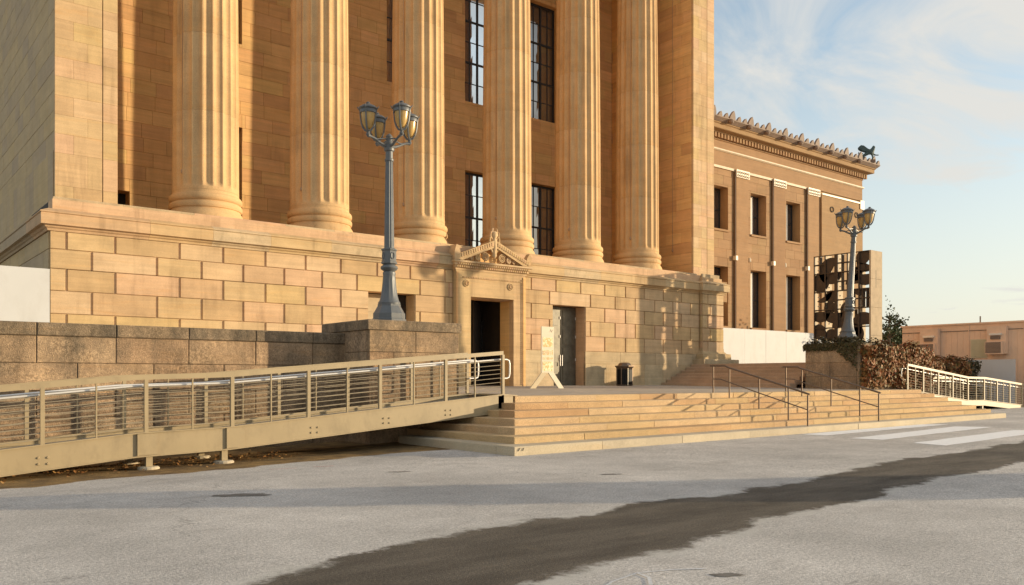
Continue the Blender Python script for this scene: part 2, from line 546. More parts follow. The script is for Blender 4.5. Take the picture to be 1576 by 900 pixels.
m, t, b = newmat('worn pale asphalt')
a1 = N(t, 'ShaderNodeAttribute', attribute_name='strip')
a2 = N(t, 'ShaderNodeAttribute', attribute_name='dirt')
nb = posnoise(t, 0.35, (1, 1, 1), 5, 0.55)
nm_ = posnoise(t, 2.2, (1, 1, 1), 6, 0.6)
nf = posnoise(t, 38, (1, 1, 1), 2, 0.7)
nff = posnoise(t, 95, (1, 1, 1), 2, 0.7)
vo = N(t, 'ShaderNodeTexVoronoi', {'Scale': 55.0}); g0 = N(t, 'ShaderNodeNewGeometry'); t.links.new(g0.outputs['Position'], vo.inputs['Vector'])
base = N(t, 'ShaderNodeRGB'); base.outputs[0].default_value = (0.50, 0.465, 0.425, 1)
col = mulcol(t, base.outputs[0], rng(t, nb.outputs[0], 0.3, 0.7, 0.80, 1.16))
col = mulcol(t, col, rng(t, nm_.outputs[0], 0.3, 0.7, 0.92, 1.08))
col = mulcol(t, col, rng(t, nf.outputs[0], 0.3, 0.7, 0.66, 1.34))
col = mulcol(t, col, rng(t, nff.outputs[0], 0.3, 0.7, 0.75, 1.25))
nc = posnoise(t, 14, (1, 1, 1), 3, 0.8)
col = mulcol(t, col, rng(t, nc.outputs[0], 0.3, 0.7, 0.84, 1.16))
fl = posnoise(t, 24, (1, 1, 1), 2, 0.6)
col = mixcol(t, rng(t, fl.outputs[0], 0.70, 0.76, 0, 0.7), col, (0.16, 0.145, 0.13))
fl2 = posnoise(t, 5.5, (0.7, 1.5, 1), 3, 0.6)
col = mixcol(t, rng(t, fl2.outputs[0], 0.70, 0.77, 0, 0.6), col, (0.17, 0.15, 0.13))
# hairline cracks
wob = posnoise(t, 1.2, (1, 1, 1), 4, 0.6)
gw_ = N(t, 'ShaderNodeNewGeometry')
vm = N(t, 'ShaderNodeVectorMath', operation='ADD'); t.links.new(gw_.outputs['Position'], vm.inputs[0])
vs_ = N(t, 'ShaderNodeVectorMath', operation='SCALE'); vs_.inputs['Scale'].default_value = 1.3; t.links.new(wob.outputs['Color'], vs_.inputs[0]); t.links.new(vs_.outputs[0], vm.inputs[1])
vc = N(t, 'ShaderNodeTexVoronoi', {'Scale': 0.22}, feature='DISTANCE_TO_EDGE'); t.links.new(vm.outputs[0], vc.inputs['Vector'])
mc = N(t, 'ShaderNodeMath', operation='MULTIPLY'); t.links.new(rng(t, vc.outputs['Distance'], 0.0, 0.004, 0.45, 0), mc.inputs[0])
t.links.new(rng(t, nb.outputs[0], 0.40, 0.52, 0, 1), mc.inputs[1])
col = mixcol(t, mc.outputs[0], col, (0.12, 0.11, 0.10))
# small dark spots and oil marks
ns = posnoise(t, 1.7, (0.6, 1.6, 1), 4, 0.7)
col = mixcol(t, rng(t, ns.outputs[0], 0.66, 0.74, 0, 0.6), col, (0.13, 0.115, 0.10))
nbig = posnoise(t, 0.8, (0.7, 1.2, 1), 6, 0.65)
col = mixcol(t, rng(t, nbig.outputs[0], 0.56, 0.72, 0, 0.42), col, (0.25, 0.22, 0.19))
# the darker, newer asphalt strip
ne = posnoise(t, 0.9, (1, 1, 1), 5, 0.5)
ad = N(t, 'ShaderNodeMath', operation='ADD')
ad0 = N(t, 'ShaderNodeMath', operation='ADD')
t.links.new(rng(t, ne.outputs[0], 0.3, 0.7, -0.17, 0.17), ad0.inputs[0]); t.links.new(rng(t, posnoise(t, 6.5, (1, 1, 1), 5, 0.7).outputs[0], 0.3, 0.7, -0.09, 0.09), ad0.inputs[1])
t.links.new(a1.outputs['Fac'], ad.inputs[0]); t.links.new(ad0.outputs[0], ad.inputs[1])
nstr = posnoise(t, 1.1, (0.5, 1.6, 1), 6, 0.65)
dk = N(t, 'ShaderNodeRGB'); dk.outputs[0].default_value = (0.10, 0.084, 0.066, 1)
dcol = mulcol(t, dk.outputs[0], rng(t, nf.outputs[0], 0.3, 0.7, 0.70, 1.35))
dcol = mulcol(t, dcol, rng(t, nstr.outputs[0], 0.3, 0.7, 0.62, 1.45))
dcol = mulcol(t, dcol, rng(t, nff.outputs[0], 0.3, 0.7, 0.7, 1.35))
dcol = mixcol(t, rng(t, nm_.outputs[0], 0.58, 0.75, 0, 0.45), dcol, (0.17, 0.135, 0.095))
col = mixcol(t, rng(t, ad.outputs[0], -0.03, 0.09, 0, 1), col, dcol)
# pale dried silt along the strip's edges
ab = N(t, 'ShaderNodeMath', operation='ABSOLUTE'); t.links.new(ad.outputs[0], ab.inputs[0])
edge = rng(t, ab.outputs[0], 0.03, 0.17, 1, 0)
me_ = N(t, 'ShaderNodeMath', operation='MULTIPLY'); t.links.new(edge, me_.inputs[0])
t.links.new(rng(t, posnoise(t, 0.8, (1, 1, 1), 4, 0.6).outputs[0], 0.45, 0.58, 0, 0.85), me_.inputs[1])
col = mixcol(t, me_.outputs[0], col, (0.52, 0.49, 0.44))
# ochre dirt along the foot of the wall
ad2 = N(t, 'ShaderNodeMath', operation='ADD')
t.links.new(a2.outputs['Fac'], ad2.inputs[0]); t.links.new(rng(t, ne.outputs[0], 0.3, 0.7, -0.25, 0.25), ad2.inputs[1])
dc = mixcol(t, rng(t, nm_.outputs[0], 0.35, 0.65, 0, 1), (0.30, 0.19, 0.075), (0.13, 0.085, 0.045))
dc = mulcol(t, dc, rng(t, nf.outputs[0], 0.3, 0.7, 0.7, 1.3))
col = mixcol(t, rng(t, ad2.outputs[0], 0.0, 0.12, 0, 1), col, dc)
t.links.new(col, b.inputs['Base Color'])
b.inputs['Roughness'].default_value = 0.92
b.inputs['Specular IOR Level'].default_value = 0.2
hh = N(t, 'ShaderNodeMath', operation='ADD'); t.links.new(nf.outputs[0], hh.inputs[0]); t.links.new(nff.outputs[0], hh.inputs[1])
bump(t, b, hh.outputs[0], 0.55, 0.008)
me.materials.append(m)
road = link('road', me)
tag(road, kind='structure')

for k, pts in enumerate([[(21.35, 12.80), (29.3, 13.02), (28.55, 13.62), (21.25, 13.5)],
                         [(20.95, 10.98), (28.75, 11.45), (28.15, 12.35), (20.85, 11.78)],
                         [(20.35, 9.13), (28.2, 9.55), (27.6, 10.4), (20.5, 10.0)]]):
    mb = MB()
    a, b_, c, d = [Vector(p) for p in pts]
    n = 14
    r0 = [a.lerp(b_, i / n) for i in range(n + 1)]
    r1 = [d.lerp(c, i / n) for i in range(n + 1)]
    jit = lambda p: (p.x + random.uniform(-.03, .03), p.y + random.uniform(-.02, .02))
    rows = []
    for p in r0 + r1:
        q = jit(p); rows.append((q[0], q[1], gz(*q) + 0.005))
    mb.add(rows, [(i, i + 1, n + 2 + i, n + 1 + i) for i in range(n)])
    mb.build('crosswalk_stripe', M['paint'], road)


def stroke(pts, wd, mat, name, z=0.004):
    mb = MB()
    P = [Vector(p) for p in pts]
    L, Rr = [], []
    for i, p in enumerate(P):
        d = (P[min(i + 1, len(P) - 1)] - P[max(i - 1, 0)]).normalized()
        n_ = Vector((-d.y, d.x)) * wd / 2 * random.uniform(0.6, 1.2)
        for lst, q in ((L, p + n_), (Rr, p - n_)): lst.append((q.x, q.y, gz(q.x, q.y) + z))
    k = len(P)
    mb.add(L + Rr, [(i, i + 1, k + i + 1, k + i) for i in range(k - 1)])
    return mb.build(name, mat, road)


stroke([(4.45, 4.55), (4.8, 4.72), (5.17, 4.80), (5.5, 4.70), (5.75, 4.55)], 0.03, M['chalk'], 'chalk_mark')
stroke([(5.17, 4.80), (5.12, 4.62), (4.95, 4.45)], 0.028, M['chalk'], 'chalk_mark', 0.007)
stroke([(4.1, 4.62), (4.35, 4.66), (4.5, 4.62)], 0.03, M['chalk'], 'chalk_mark')
stroke([(6.3, 15.0), (6.75, 14.8)], 0.04, M['stainred'], 'survey_mark')
stroke([(7.05, 14.72), (7.4, 14.6)], 0.04, M['stainred'], 'survey_mark')
# dark oil patches with their own outline
M['oil'] = plain('oil stain', (0.16, 0.145, 0.125), 0.8, 0, 0.2, 12)
for (cx, cy, rx, ry) in [(4.45, 11.4, 0.34, 0.13), (5.7, 4.3, 0.14, 0.05), (10.2, 10.05, 0.22, 0.06), (7.6, 12.6, 0.18, 0.06)]:
    mb = MB(); k = 44
    ang = R_(-30)
    vs = []
    for i in range(k):
        a = 2 * math.pi * i / k
        rr = 1 + 0.6 * mnoise.noise((math.cos(a) * 1.9 + cx, math.sin(a) * 1.9, cy)) + 0.35 * mnoise.noise((math.cos(a) * 6 + cx, math.sin(a) * 6, cy))
        px, py = rx * rr * math.cos(a), ry * rr * math.sin(a)
        q = (cx + px * math.cos(ang) - py * math.sin(ang), cy + px * math.sin(ang) + py * math.cos(ang))
        vs.append((q[0], q[1], gz(*q) + 0.004))
    mb.add(vs, [tuple(range(k))])
    mb.build('oil_stain', M['oil'], road)

# ================================================================== TERRACE AND STEPS
TZ0, TZ1 = 1.157, 1.29


def tz(d):
    return TZ0 + (TZ1 - TZ0) * (d - 16.93) / (28.4 - 16.93)


mb = MB()
mb.hexa([(13.4, 17.2, -0.6), (35.4, 17.2, -0.6), (35.4, 30.0, -0.6), (13.4, 30.0, -0.6)],
        [(13.4, 17.2, tz(17.2) - 0.004), (35.4, 17.2, tz(17.2) - 0.004), (35.4, 30.0, tz(30)), (13.4, 30.0, tz(30))])
tag(mb.build('terrace', M['terrace']), kind='structure')

SD = [13.65, 14.20, 14.75, 15.30, 15.84, 16.39, 16.93]
SS = [11.03, 11.47, 11.92, 12.36, 12.80, 13.25, 13.69]
SZ = [0.193, 0.345, 0.500, 0.662, 0.826, 0.990, 1.157]
S_END = [35.5, 35.5, 35.5, 35.5, 35.5, 35.5, 35.5]


def stz(k, s):
    return SZ[k] + 0.0040 * max(0, s - 11) * (1 - SZ[k] / 1.157)


steps = thing('entrance_steps', (11.03, 13.65, 0), 'long flight of yellow sandstone steps rising from the road to the museum terrace', 'steps')
for k in range(7):
    mat = M['curb'] if k == 0 else M['step']
    zlow = -0.35 if k == 0 else SZ[k - 1] - 0.05
    dep = 0.62
    # front run
    joints = [SS[k]]
    s = SS[k] + (2.55 if k == 0 else random.uniform(1.5, 3.2))
    while s < S_END[k] - 1.0:
        joints.append(s)
        s += (2.75 if k == 0 else random.uniform(1.4, 2.9))
    joints.append(S_END[k])
    for a, b_ in zip(joints[:-1], joints[1:]):
        a2_, b2_ = a + (0.006 if a > SS[k] else 0), b_ - 0.006
        mb = MB()
        c = 0.018
        ya = SD[k] + random.uniform(-0.006, 0.006)
        ra = []
        for x in (a2_, b2_):
            zt = stz(k, x)
            ra.append([(x, ya, zlow if k == 0 else stz(k - 1, x) - 0.05), (x, ya, zt - c), (x, ya + c, zt), (x, ya + dep, zt + 0.002), (x, ya + dep, zlow)])
        mb.ring_loft(ra)
        mb.build('step_stone' if k else 'kerb_stone', mat, steps)
    # left return
    y = SD[k] + dep + 0.006
    jn = [y]
    while y < 18.2:
        y += random.uniform(1.3, 2.4)
        jn.append(min(y, 18.58))
    for a, b_ in zip(jn[:-1], jn[1:]):
        if b_ - a < 0.05: continue
        mb = MB(); c = 0.018; zt = SZ[k]
        x = SS[k] + random.uniform(-0.005, 0.005)
        mb.ring_loft([[(x, yy, zlow), (x, yy, zt - c), (x + c, yy, zt), (x + 0.55, yy, zt), (x + 0.55, yy, zlow)] for yy in (a + 0.003, b_ - 0.003)])
        mb.build('step_stone' if k else 'kerb_stone', mat, steps)
# right cheek and solid fill under the treads
mb = MB()
for k in range(7):
    z1 = SZ[k] - 0.06
    mb.box(SS[k] + 0.15, 35.44, SD[k] + 0.15, 18.55 if k < 6 else 17.21, -0.5 + 0.01 * k, z1)
mb.build('step_core', M['step'], steps)
# dark scratch marks on the first kerb stone
mb = MB()
mb.hexa([(11.10, 13.638, 0.10), (11.125, 13.638, 0.10), (11.125, 13.64, 0.10), (11.10, 13.64, 0.10)], [(11.15, 13.638, 0.165), (11.175, 13.638, 0.165), (11.175, 13.64, 0.165), (11.15, 13.64, 0.165)])
mb.hexa([(11.22, 13.638, 0.10), (11.24, 13.638, 0.10), (11.24, 13.64, 0.10), (11.22, 13.64, 0.10)], [(11.25, 13.638, 0.165), (11.275, 13.638, 0.165), (11.275, 13.64, 0.165), (11.25, 13.64, 0.165)])
tag(mb.build("kerb_scratch", M["black"], steps), kind="stuff")

# side steps climbing to the right of the terrace
ss = thing('side_steps', (32.3, 21.1, 1.25), 'shaded brown stone side steps climbing right between portico pier and ivy pedestal', 'steps')
NR = 7
for k in range(NR):
    x = 32.3 + 0.37 * k
    z0 = 1.20 + (2.35 - 1.25) * k / NR
    z1 = 1.25 + (2.35 - 1.25) * (k + 1) / NR
    y = 21.06
    while y < 28.3:
        y2 = min(28.33, y + random.uniform(1.5, 2.8))
        if 28.33 - y2 < 0.5: y2 = 28.33
        stone_box('step_stone', M['redstep'], ss, x + random.uniform(-.004, .004), x + 0.5, y + 0.004, y2 - 0.004, z0, z1, 0.014)
        y = y2
mb = MB(); mb.box(34.9, 47.8, 20.45, 36, -0.4, 2.345); mb.box(47.8, 90, 27.0, 36, -0.45, 2.34)
tag(mb.build('upper_terrace', M['terrace']), kind='structure')
mb = MB(); mb.box(-30, 13.05, 20.4, 60, -0.4, 2.35)
tag(mb.build('side_terrace', M['terrace']), kind='structure')

# ================================================================== RETAINING WALL AND PEDESTALS
rw = thing('retaining_wall', (2, 19.9, 0), 'pitted brown stone retaining wall behind the left ramp', 'wall')
mb = MB(); mb.box(-12, 10.9, 20.02, 20.39, -0.4, 2.5); mb.build('wall_core', M['coping'], rw)
cj = [-12, -9.2, -7.5, -5.9, -4.4, -2.9, -1.4, 0.2, 1.75, 3.32, 4.86, 6.42, 8.01, 9.5, 10.42]
for a, b_ in zip(cj[:-1], cj[1:]):
    wall_block('coping_stone', M['coping'], rw, 'y', a + .006, b_ - .006, 2.503, 2.78, 19.87, 0.5, 0.02, 0.02)
for lev, (z0, z1) in enumerate([(1.94, 2.497), (1.36, 1.932), (0.78, 1.352), (0.2, 0.772), (-0.4, 0.192)]):
    sh = 0 if lev % 2 == 0 else 0.77
    jj = [cj[0]] + [x - sh for x in cj[1:-1]] + [10.42]
    for a, b_ in zip(jj[:-1], jj[1:]):
        wall_block('wall_stone', M['rough'], rw, 'y', a + .006, b_ - .006, z0, z1, 19.9 + random.uniform(-.008, .008), 0.14, 0.012, 0.015)


def pedestal(x0, x1, y0, label, group):
    Y = y0 - 18.6
    p = thing('lamp_pedestal', (x0, y0, 1.2), label, 'pedestal', group)
    mb = MB(); mb.box(x0 + 0.06, x1 - 0.06, Y + 18.66, Y + 21.0, -0.4, 2.8); mb.build('pedestal_core', M['rough'], p)
    xm = (x0 + x1) / 2
    # cap stones
    for a, b_ in ((x0 - .05, xm - .003), (xm + .003, x1 + .05)):
        stone_box('cap_stone', M['coping'], p, a, b_, Y + 18.54, Y + 21.1, 2.83, 3.08, 0.03)
    lv = [(2.28, 2.825), (1.70, 2.272), (1.12, 1.692), (0.55, 1.112), (-0.4, 0.542)]
    for i, (z0, z1) in enumerate(lv):
        us = [x0 + 0.002, xm, x1] if i % 2 == 0 else [x0 + 0.002, x0 + 0.7, x0 + 2.1, x1]
        for a, b_ in zip(us[:-1], us[1:]):
            wall_block('pedestal_stone', M['rough'], p, 'y', a + .005, b_ - .005, z0, z1, y0, 0.1, 0.01, 0.012)
        vs_ = [18.71, 19.9, 21.04] if i % 2 else [18.71, 20.3, 21.04]
        for a, b_ in zip(vs_[:-1], vs_[1:]):
            wall_block('pedestal_stone', M['rough'], p, 'x', Y + a + .005, Y + b_ - .005, z0, z1, x0 + 0.01, 0.1, 0.01, 0.012)
    return p


pedestal(10.39, 13.10, 18.6, 'bare brown stone pedestal under the left street lamp, beside the ramp', 'stone lamp pedestals')
pedestal(32.7, 35.4, 18.14, 'dark stone pedestal under the right street lamp, its front covered in ivy', 'stone lamp pedestals')


# ================================================================== STREET LAMPS
def lamp(x, y, z, label):
    L = thing('street_lamp', (x, y, z), label, 'lamp', 'four-lantern street lamps')
    c = (x, y, z)
    m8 = R_(22.5)
    mb = MB(); mb.lathe(c, [(0.46, 0), (0.46, 0.12), (0.43, 0.14), (0.43, 0.27), (0.40, 0.31), (0.34, 0.42), (0.31, 0.47), (0.31, 0.52)], 8, m8)
    mb.build('base', M['lamp'], L)
    # fluted bell
    mb = MB(); rings = []
    for r, zz in [(0.29, 0.5), (0.30, 0.56), (0.26, 0.62), (0.225, 0.75), (0.195, 0.95), (0.175, 1.15), (0.165, 1.3), (0.175, 1.33), (0.17, 1.38), (0.15, 1.40)]:
        rg = []
        for j in range(48):
            a = 2 * math.pi * j / 48
            fl = 0.012 if (0.7 < zz < 1.25 and j % 4 in (1, 2)) else 0
            rg.append((x + (r - fl) * math.cos(a), y + (r - fl) * math.sin(a), z + zz))
        rings.append(rg)
    mb.ring_loft(rings); mb.build('bell', M['lamp'], L, 35)
    mb = MB(); mb.lathe(c, [(0.13, 1.39), (0.16, 1.42), (0.22, 1.46), (0.235, 1.50), (0.22, 1.54), (0.16, 1.58), (0.14, 1.62)], 20)
    mb.build('collar', M['lamp'], L, 40)
    mb = MB(); mb.lathe(c, [(0.20, 1.60), (0.215, 1.62), (0.215, 1.66), (0.19, 1.68), (0.19, 1.95), (0.215, 1.97), (0.215, 2.0), (0.15, 2.03)], 8, m8)
    bx = mb.build('ornament_box', M['lamp'], L)
    for a in range(4):
        mb = MB()
        ca, sa = math.cos(a * math.pi / 2), math.sin(a * math.pi / 2)
        pts = [(x + 0.182 * ca - 0.05 * sa * math.cos(q), y + 0.182 * sa + 0.05 * ca * math.cos(q), z + 1.815 + 0.09 * math.sin(q)) for q in [2 * math.pi * i / 10 for i in range(10)]]
        mb.tube(pts, 0.012, 5, True); mb.build('ornament', M['lamp'], bx)
    rings = []
    mb = MB()
    for r, zz in [(0.135, 2.0), (0.135, 2.1), (0.10, 4.35), (0.12, 4.37), (0.12, 4.42), (0.10, 4.44), (0.10, 4.62), (0.135, 4.64), (0.14, 4.70), (0.11, 4.73), (0.10, 4.82)]:
        rings.append([(x + (r - (0.012 if (2.1 <= zz < 4.36 and j % 3 == 0) else 0)) * math.cos(2 * math.pi * j / 30), y + (r - (0.012 if (2.1 <= zz < 4.36 and j % 3 == 0) else 0)) * math.sin(2 * math.pi * j / 30), z + zz) for j in range(30)])
    mb.ring_loft(rings); mb.build('shaft', M['lamp'], L)
    mb = MB(); mb.lathe(c, [(0.11, 4.80), (0.12, 4.85), (0.09, 4.9), (0.08, 4.98), (0.1, 5.02), (0.075, 5.06), (0.03, 5.10), (0.005, 5.12)], 16)
    mb.build('hub', M['lamp'], L, 40)
    for q in range(4):
        a = q * math.pi / 2
        ca, sa = math.cos(a), math.sin(a)
        P = lambda r, h: (x + r * ca, y + r * sa, z + h)
        mb = MB()
        mb.tube([P(0.06, 4.76), P(0.18, 4.78), P(0.32, 4.84), P(0.45, 4.91), P(0.56, 4.94), P(0.64, 4.95)], [0.045, 0.04, 0.034, 0.034, 0.036, 0.05], 8)
        mb.tube([P(0.06, 4.96), P(0.2, 4.94), P(0.36, 4.90), P(0.5, 4.93)], 0.02, 6)
        mb.build('arm', M['lamp'], L, 50)
        cc = (x + 0.64 * ca, y + 0.64 * sa, z + 4.92)
        LS = lambda pr: [(r * .86, h * .88) for r, h in pr]
        mb = MB(); mb.lathe(cc, LS([(0.02, 0.0), (0.05, 0.02), (0.07, 0.07), (0.045, 0.11), (0.06, 0.15), (0.08, 0.18), (0.04, 0.2)]), 14)
        lan = mb.build('lantern', M['lamp'], L, 40)
        mb = MB(); mb.lathe(cc, LS([(0.05, 0.22), (0.11, 0.27), (0.155, 0.36), (0.185, 0.47), (0.205, 0.60), (0.215, 0.70)]), 20)
        mb.build('lantern_glass', M['lampglass'], lan, 50)
        mb = MB()
        mb.lathe(cc, LS([(0.22, 0.69), (0.245, 0.70), (0.255, 0.78), (0.245, 0.80), (0.29, 0.82), (0.295, 0.845), (0.27, 0.87), (0.20, 0.92), (0.12, 0.955), (0.05, 0.965), (0.05, 0.985), (0.07, 1.0), (0.05, 1.03), (0.01, 1.045)]), 24)
        mb.build('lantern_cap', M['lamp'], lan, 40)
        for k in range(4):
            b_ = a + math.pi / 4 + k * math.pi / 2
            cb, sb = math.cos(b_), math.sin(b_)
            Q = lambda r, h: (cc[0] + .86 * r * cb, cc[1] + .86 * r * sb, cc[2] + .88 * h)
            mb = MB()
            mb.tube([Q(0.04, 0.17), Q(0.10, 0.19), Q(0.17, 0.29), Q(0.215, 0.42), Q(0.24, 0.6), Q(0.25, 0.72), Q(0.26, 0.8), Q(0.31, 0.85), Q(0.34, 0.9)], [0.03, 0.028, 0.026, 0.022, 0.02, 0.02, 0.022, 0.018, 0.008], 6)
            mb.build('lantern_rib', M['lamp'], lan, 50)
    return L


lamp(11.70, 19.85, 3.08, 'tall blue-grey four-lantern street lamp on the bare left pedestal')
from mathutils import Quaternion
leaning = lamp(34.0, 19.4, 3.08, 'four-lantern street lamp on the ivy pedestal in front of the openwork screen')
leaning.rotation_euler = Quaternion((0.626, 0.78, 0), R_(3.6)).to_euler()


# ================================================================== RAMPS
def interp(pts, s):
    return float(np.interp(s, [p[0] for p in pts], [p[1] for p in pts]))


def ramp(name, label, y0, y1, deck, posts, thin, beam_h, legs, bolts, dirn):
    """ramp along X between y0 (near) and y1 (far); deck = [(x,z)...] rising list"""
    g = thing(name, (deck[0][0], y0, 0), label, 'ramp', 'metal access ramps')
    xs_ = [p[0] for p in deck]
    mb = MB()
    # deck plate
    for (xa, za), (xb, zb) in zip(deck[:-1], deck[1:]):
        mb.hexa([(xa, y0 + .02, za - .17), (xb, y0 + .02, zb - .17), (xb, y1 - .02, zb - .17), (xa, y1 - .02, za - .17)],
                [(xa, y0 + .02, za - .11), (xb, y0 + .02, zb - .11), (xb, y1 - .02, zb - .11), (xa, y1 - .02, za - .11)])
    mb.build('deck', M['deck'], g)
    RH = 1.09
    for side, y in ((0, y0), (1, y1)):
        s_ = 1 if side == 0 else -1
        for (xa, za), (xb, zb) in zip(deck[:-1], deck[1:]):
            mb = MB()
            ha, hb = beam_h(xa), beam_h(xb)
            # web and two flanges of the channel
            for (ya, yb, ta, tb) in ((y, y + s_ * 0.03, -0.008, -1), ):
                mb.hexa([(xa, min(ya, yb), za - ha + .02), (xb, min(ya, yb), zb - hb + .02), (xb, max(ya, yb), zb - hb + .02), (xa, max(ya, yb), za - ha + .02)],
                        [(xa, min(ya, yb), za - .02), (xb, min(ya, yb), zb - .02), (xb, max(ya, yb), zb - .02), (xa, max(ya, yb), za - .02)])
            for (lo, hi, back) in ((-0.022, 0.0, True), (None, None, False)):
                o_ = 0.035
                yA, yB = y - s_ * o_, y + s_ * 0.08
                ya, yb = min(yA, yB), max(yA, yB)
                if back: l0, l1, h0, h1 = za - .022, zb - .022, za, zb
                else: l0, l1, h0, h1 = za - ha, zb - hb, za - ha + .022, zb - hb + .022
                mb.hexa([(xa, ya, l0), (xb, ya, l1), (xb, yb, l1), (xa, yb, l0)], [(xa, ya, h0), (xb, ya, h1), (xb, yb, h1), (xa, yb, h0)])
            mb.build('side_beam', M['ramp'], g)
        # top rail
        rail = [(x, interp(deck, x) + RH) for x in sorted(set([posts[0], posts[-1]] + [q for q in xs_ if posts[0] < q < posts[-1]]))]
        mb = MB()
        for (xa, za), (xb, zb) in zip(rail[:-1], rail[1:]):
            mb.hexa([(xa, y - .03, za - .095), (xb, y - .03, zb - .095), (xb, y + .03, zb - .095), (xa, y + .03, za - .095)],
                    [(xa, y - .03, za), (xb, y - .03, zb), (xb, y + .03, zb), (xa, y + .03, za)])
        mb.build('top_rail', M['ramp'], g)
        for x in posts:
            z = interp(deck, x)
            mb = MB(); mb.box(x - .035, x + .035, y - .032, y + .032, z - .01, z + RH - .093)
            mb.build('post', M['ramp'], g)
        for x in thin:
            z = interp(deck, x)
            mb = MB(); mb.box(x - .012, x + .012, y - .02, y + .02, z + .0, z + RH - .093)
            mb.build('baluster', M['ramp'], g)
        for k in range(8):
            h = 0.09 + k * 0.108
            mb = MB()
            mb.tube([(x, y, z - RH + h) for x, z in rail], 0.0075, 5)
            mb.build('infill_bar', M['bar'], g)
        # handrail pipe on the inner side, with a closed loop at the upper end
        yh = y + s_ * 0.10
        pts = [(x, yh, z - RH + 0.88) for x, z in rail]
        e = pts[-1] if dirn > 0 else pts[0]
        ex = 0.30 * dirn
        z0 = e[2]
        loop = [(e[0] + ex * .7, yh, z0), (e[0] + ex * .93, yh, z0 - .03), (e[0] + ex, yh, z0 - .12), (e[0] + ex, yh, z0 - .36), (e[0] + ex * .93, yh, z0 - .45), (e[0] + ex * .7, yh, z0 - .48), (e[0], yh, z0 - .48)]
        pts = pts + loop if dirn > 0 else loop[::-1] + pts
        mb = MB(); mb.tube(pts, 0.021, 8)
        mb.build('handrail', M['pipe'], g, 50)
        for x in posts[1:-1]:
            zz = interp(deck, x) + 0.88
            mb = MB(); mb.tube([(x, y, zz - .06), (x, y + s_ * .07, zz - .06), (x, yh, zz - .02)], 0.009, 5)
            mb.build('handrail_bracket', M['pipe'], g)
    for x in legs:
        for y in (y0 + .09, y1 - .09):
            z = interp(deck, x)
            gg = gz(x, y)
            mb = MB(); mb.box(x - .06, x + .06, y - .06, y + .06, gg + .03, z - beam_h(x) + .03)
            lg = mb.build('leg', M['ramp'], g)
            mb = MB(); mb.lathe((x, y, gg), [(0.2, -0.05), (0.2, 0.03), (0.17, 0.055)], 16); mb.build('foot_pad', M['curb'], lg)
    for x in bolts:
        z = interp(deck, x) - beam_h(x) * 0.62
        for i in (-1, 1):
            for j in (-1, 1):
                piece('bolt', M['ramp'], g, (x + i * .075, y0, z + j * .055), (), lambda mb: mb.add(
                    [(0.024 * math.cos(q), 0, 0.024 * math.sin(q)) for q in [i_ * math.pi / 4 for i_ in range(8)]] + [(0.017 * math.cos(q), -0.02, 0.017 * math.sin(q)) for q in [i_ * math.pi / 4 for i_ in range(8)]],
                    [tuple(range(8, 16))] + [(i_, (i_ + 1) % 8, 8 + (i_ + 1) % 8, 8 + i_) for i_ in range(8)]))
    return g


dk = [(-4.0, -0.10), (-1.2, 0.06), (4.5, 0.585), (6.28, 0.64), (13.33, 1.22)]
g = ramp('access_ramp', 'long tan metal access ramp with rod railings along the left wall', 16.93, 18.48, dk,
         [-3.6, -1.9, -0.3, 1.25, 2.92, 4.67, 6.33, 7.99, 9.74, 11.54, 13.29], [-2.7, -1.1, 0.5, 2.1, 3.8, 5.54, 7.15, 8.91, 10.64, 12.41],
         lambda x: 0.47 if x < 12.3 else 0.47, [4.74, 6.19], [-0.5, 2.93, 8.13, 9.91, 11.62], 1)
# stiffener recesses either side of the landing and the threshold plate at the top
for x in (4.52, 6.22):
    mb = MB(); z = interp(dk, x)
    mb.box(x - .015, x + .015, 16.885, 16.93, z - .44, z - .03); mb.build('stiffener', M['ramp'], g)
    mb = MB(); mb.box(x + .02, x + .36, 16.905, 16.928, z - .43, z - .03); mb.build('cover_plate', M['ramp'], g)
mb = MB(); mb.hexa([(13.3, 16.9, 1.175), (13.75, 16.9, 1.165), (13.75, 18.5, 1.175), (13.3, 18.5, 1.185)], [(13.3, 16.9, 1.215), (13.75, 16.9, 1.185), (13.75, 18.5, 1.195), (13.3, 18.5, 1.22)])
mb.build('threshold_plate', M['ramp'], g)
mb = MB(); mb.box(13.15, 13.62, 16.93, 16.96, 0.85, 1.17); mb.build('end_plate', M['ramp'], g)

dk2 = [(35.4, 1.165), (41.2, 0.62), (43.0, 0.60), (48.6, 0.20)]
ramp('access_ramp', 'pale metal access ramp descending right from the far end of the steps', 17.5, 19.1, dk2,
     [35.45, 36.85, 38.25, 39.65, 41.2, 42.95, 44.4, 45.9, 47.4, 48.5], [36.15, 37.55, 38.95, 40.4, 42.1, 43.7, 45.15, 46.65, 48.0],
     lambda x: 0.27, [41.25, 42.9], [], -1)


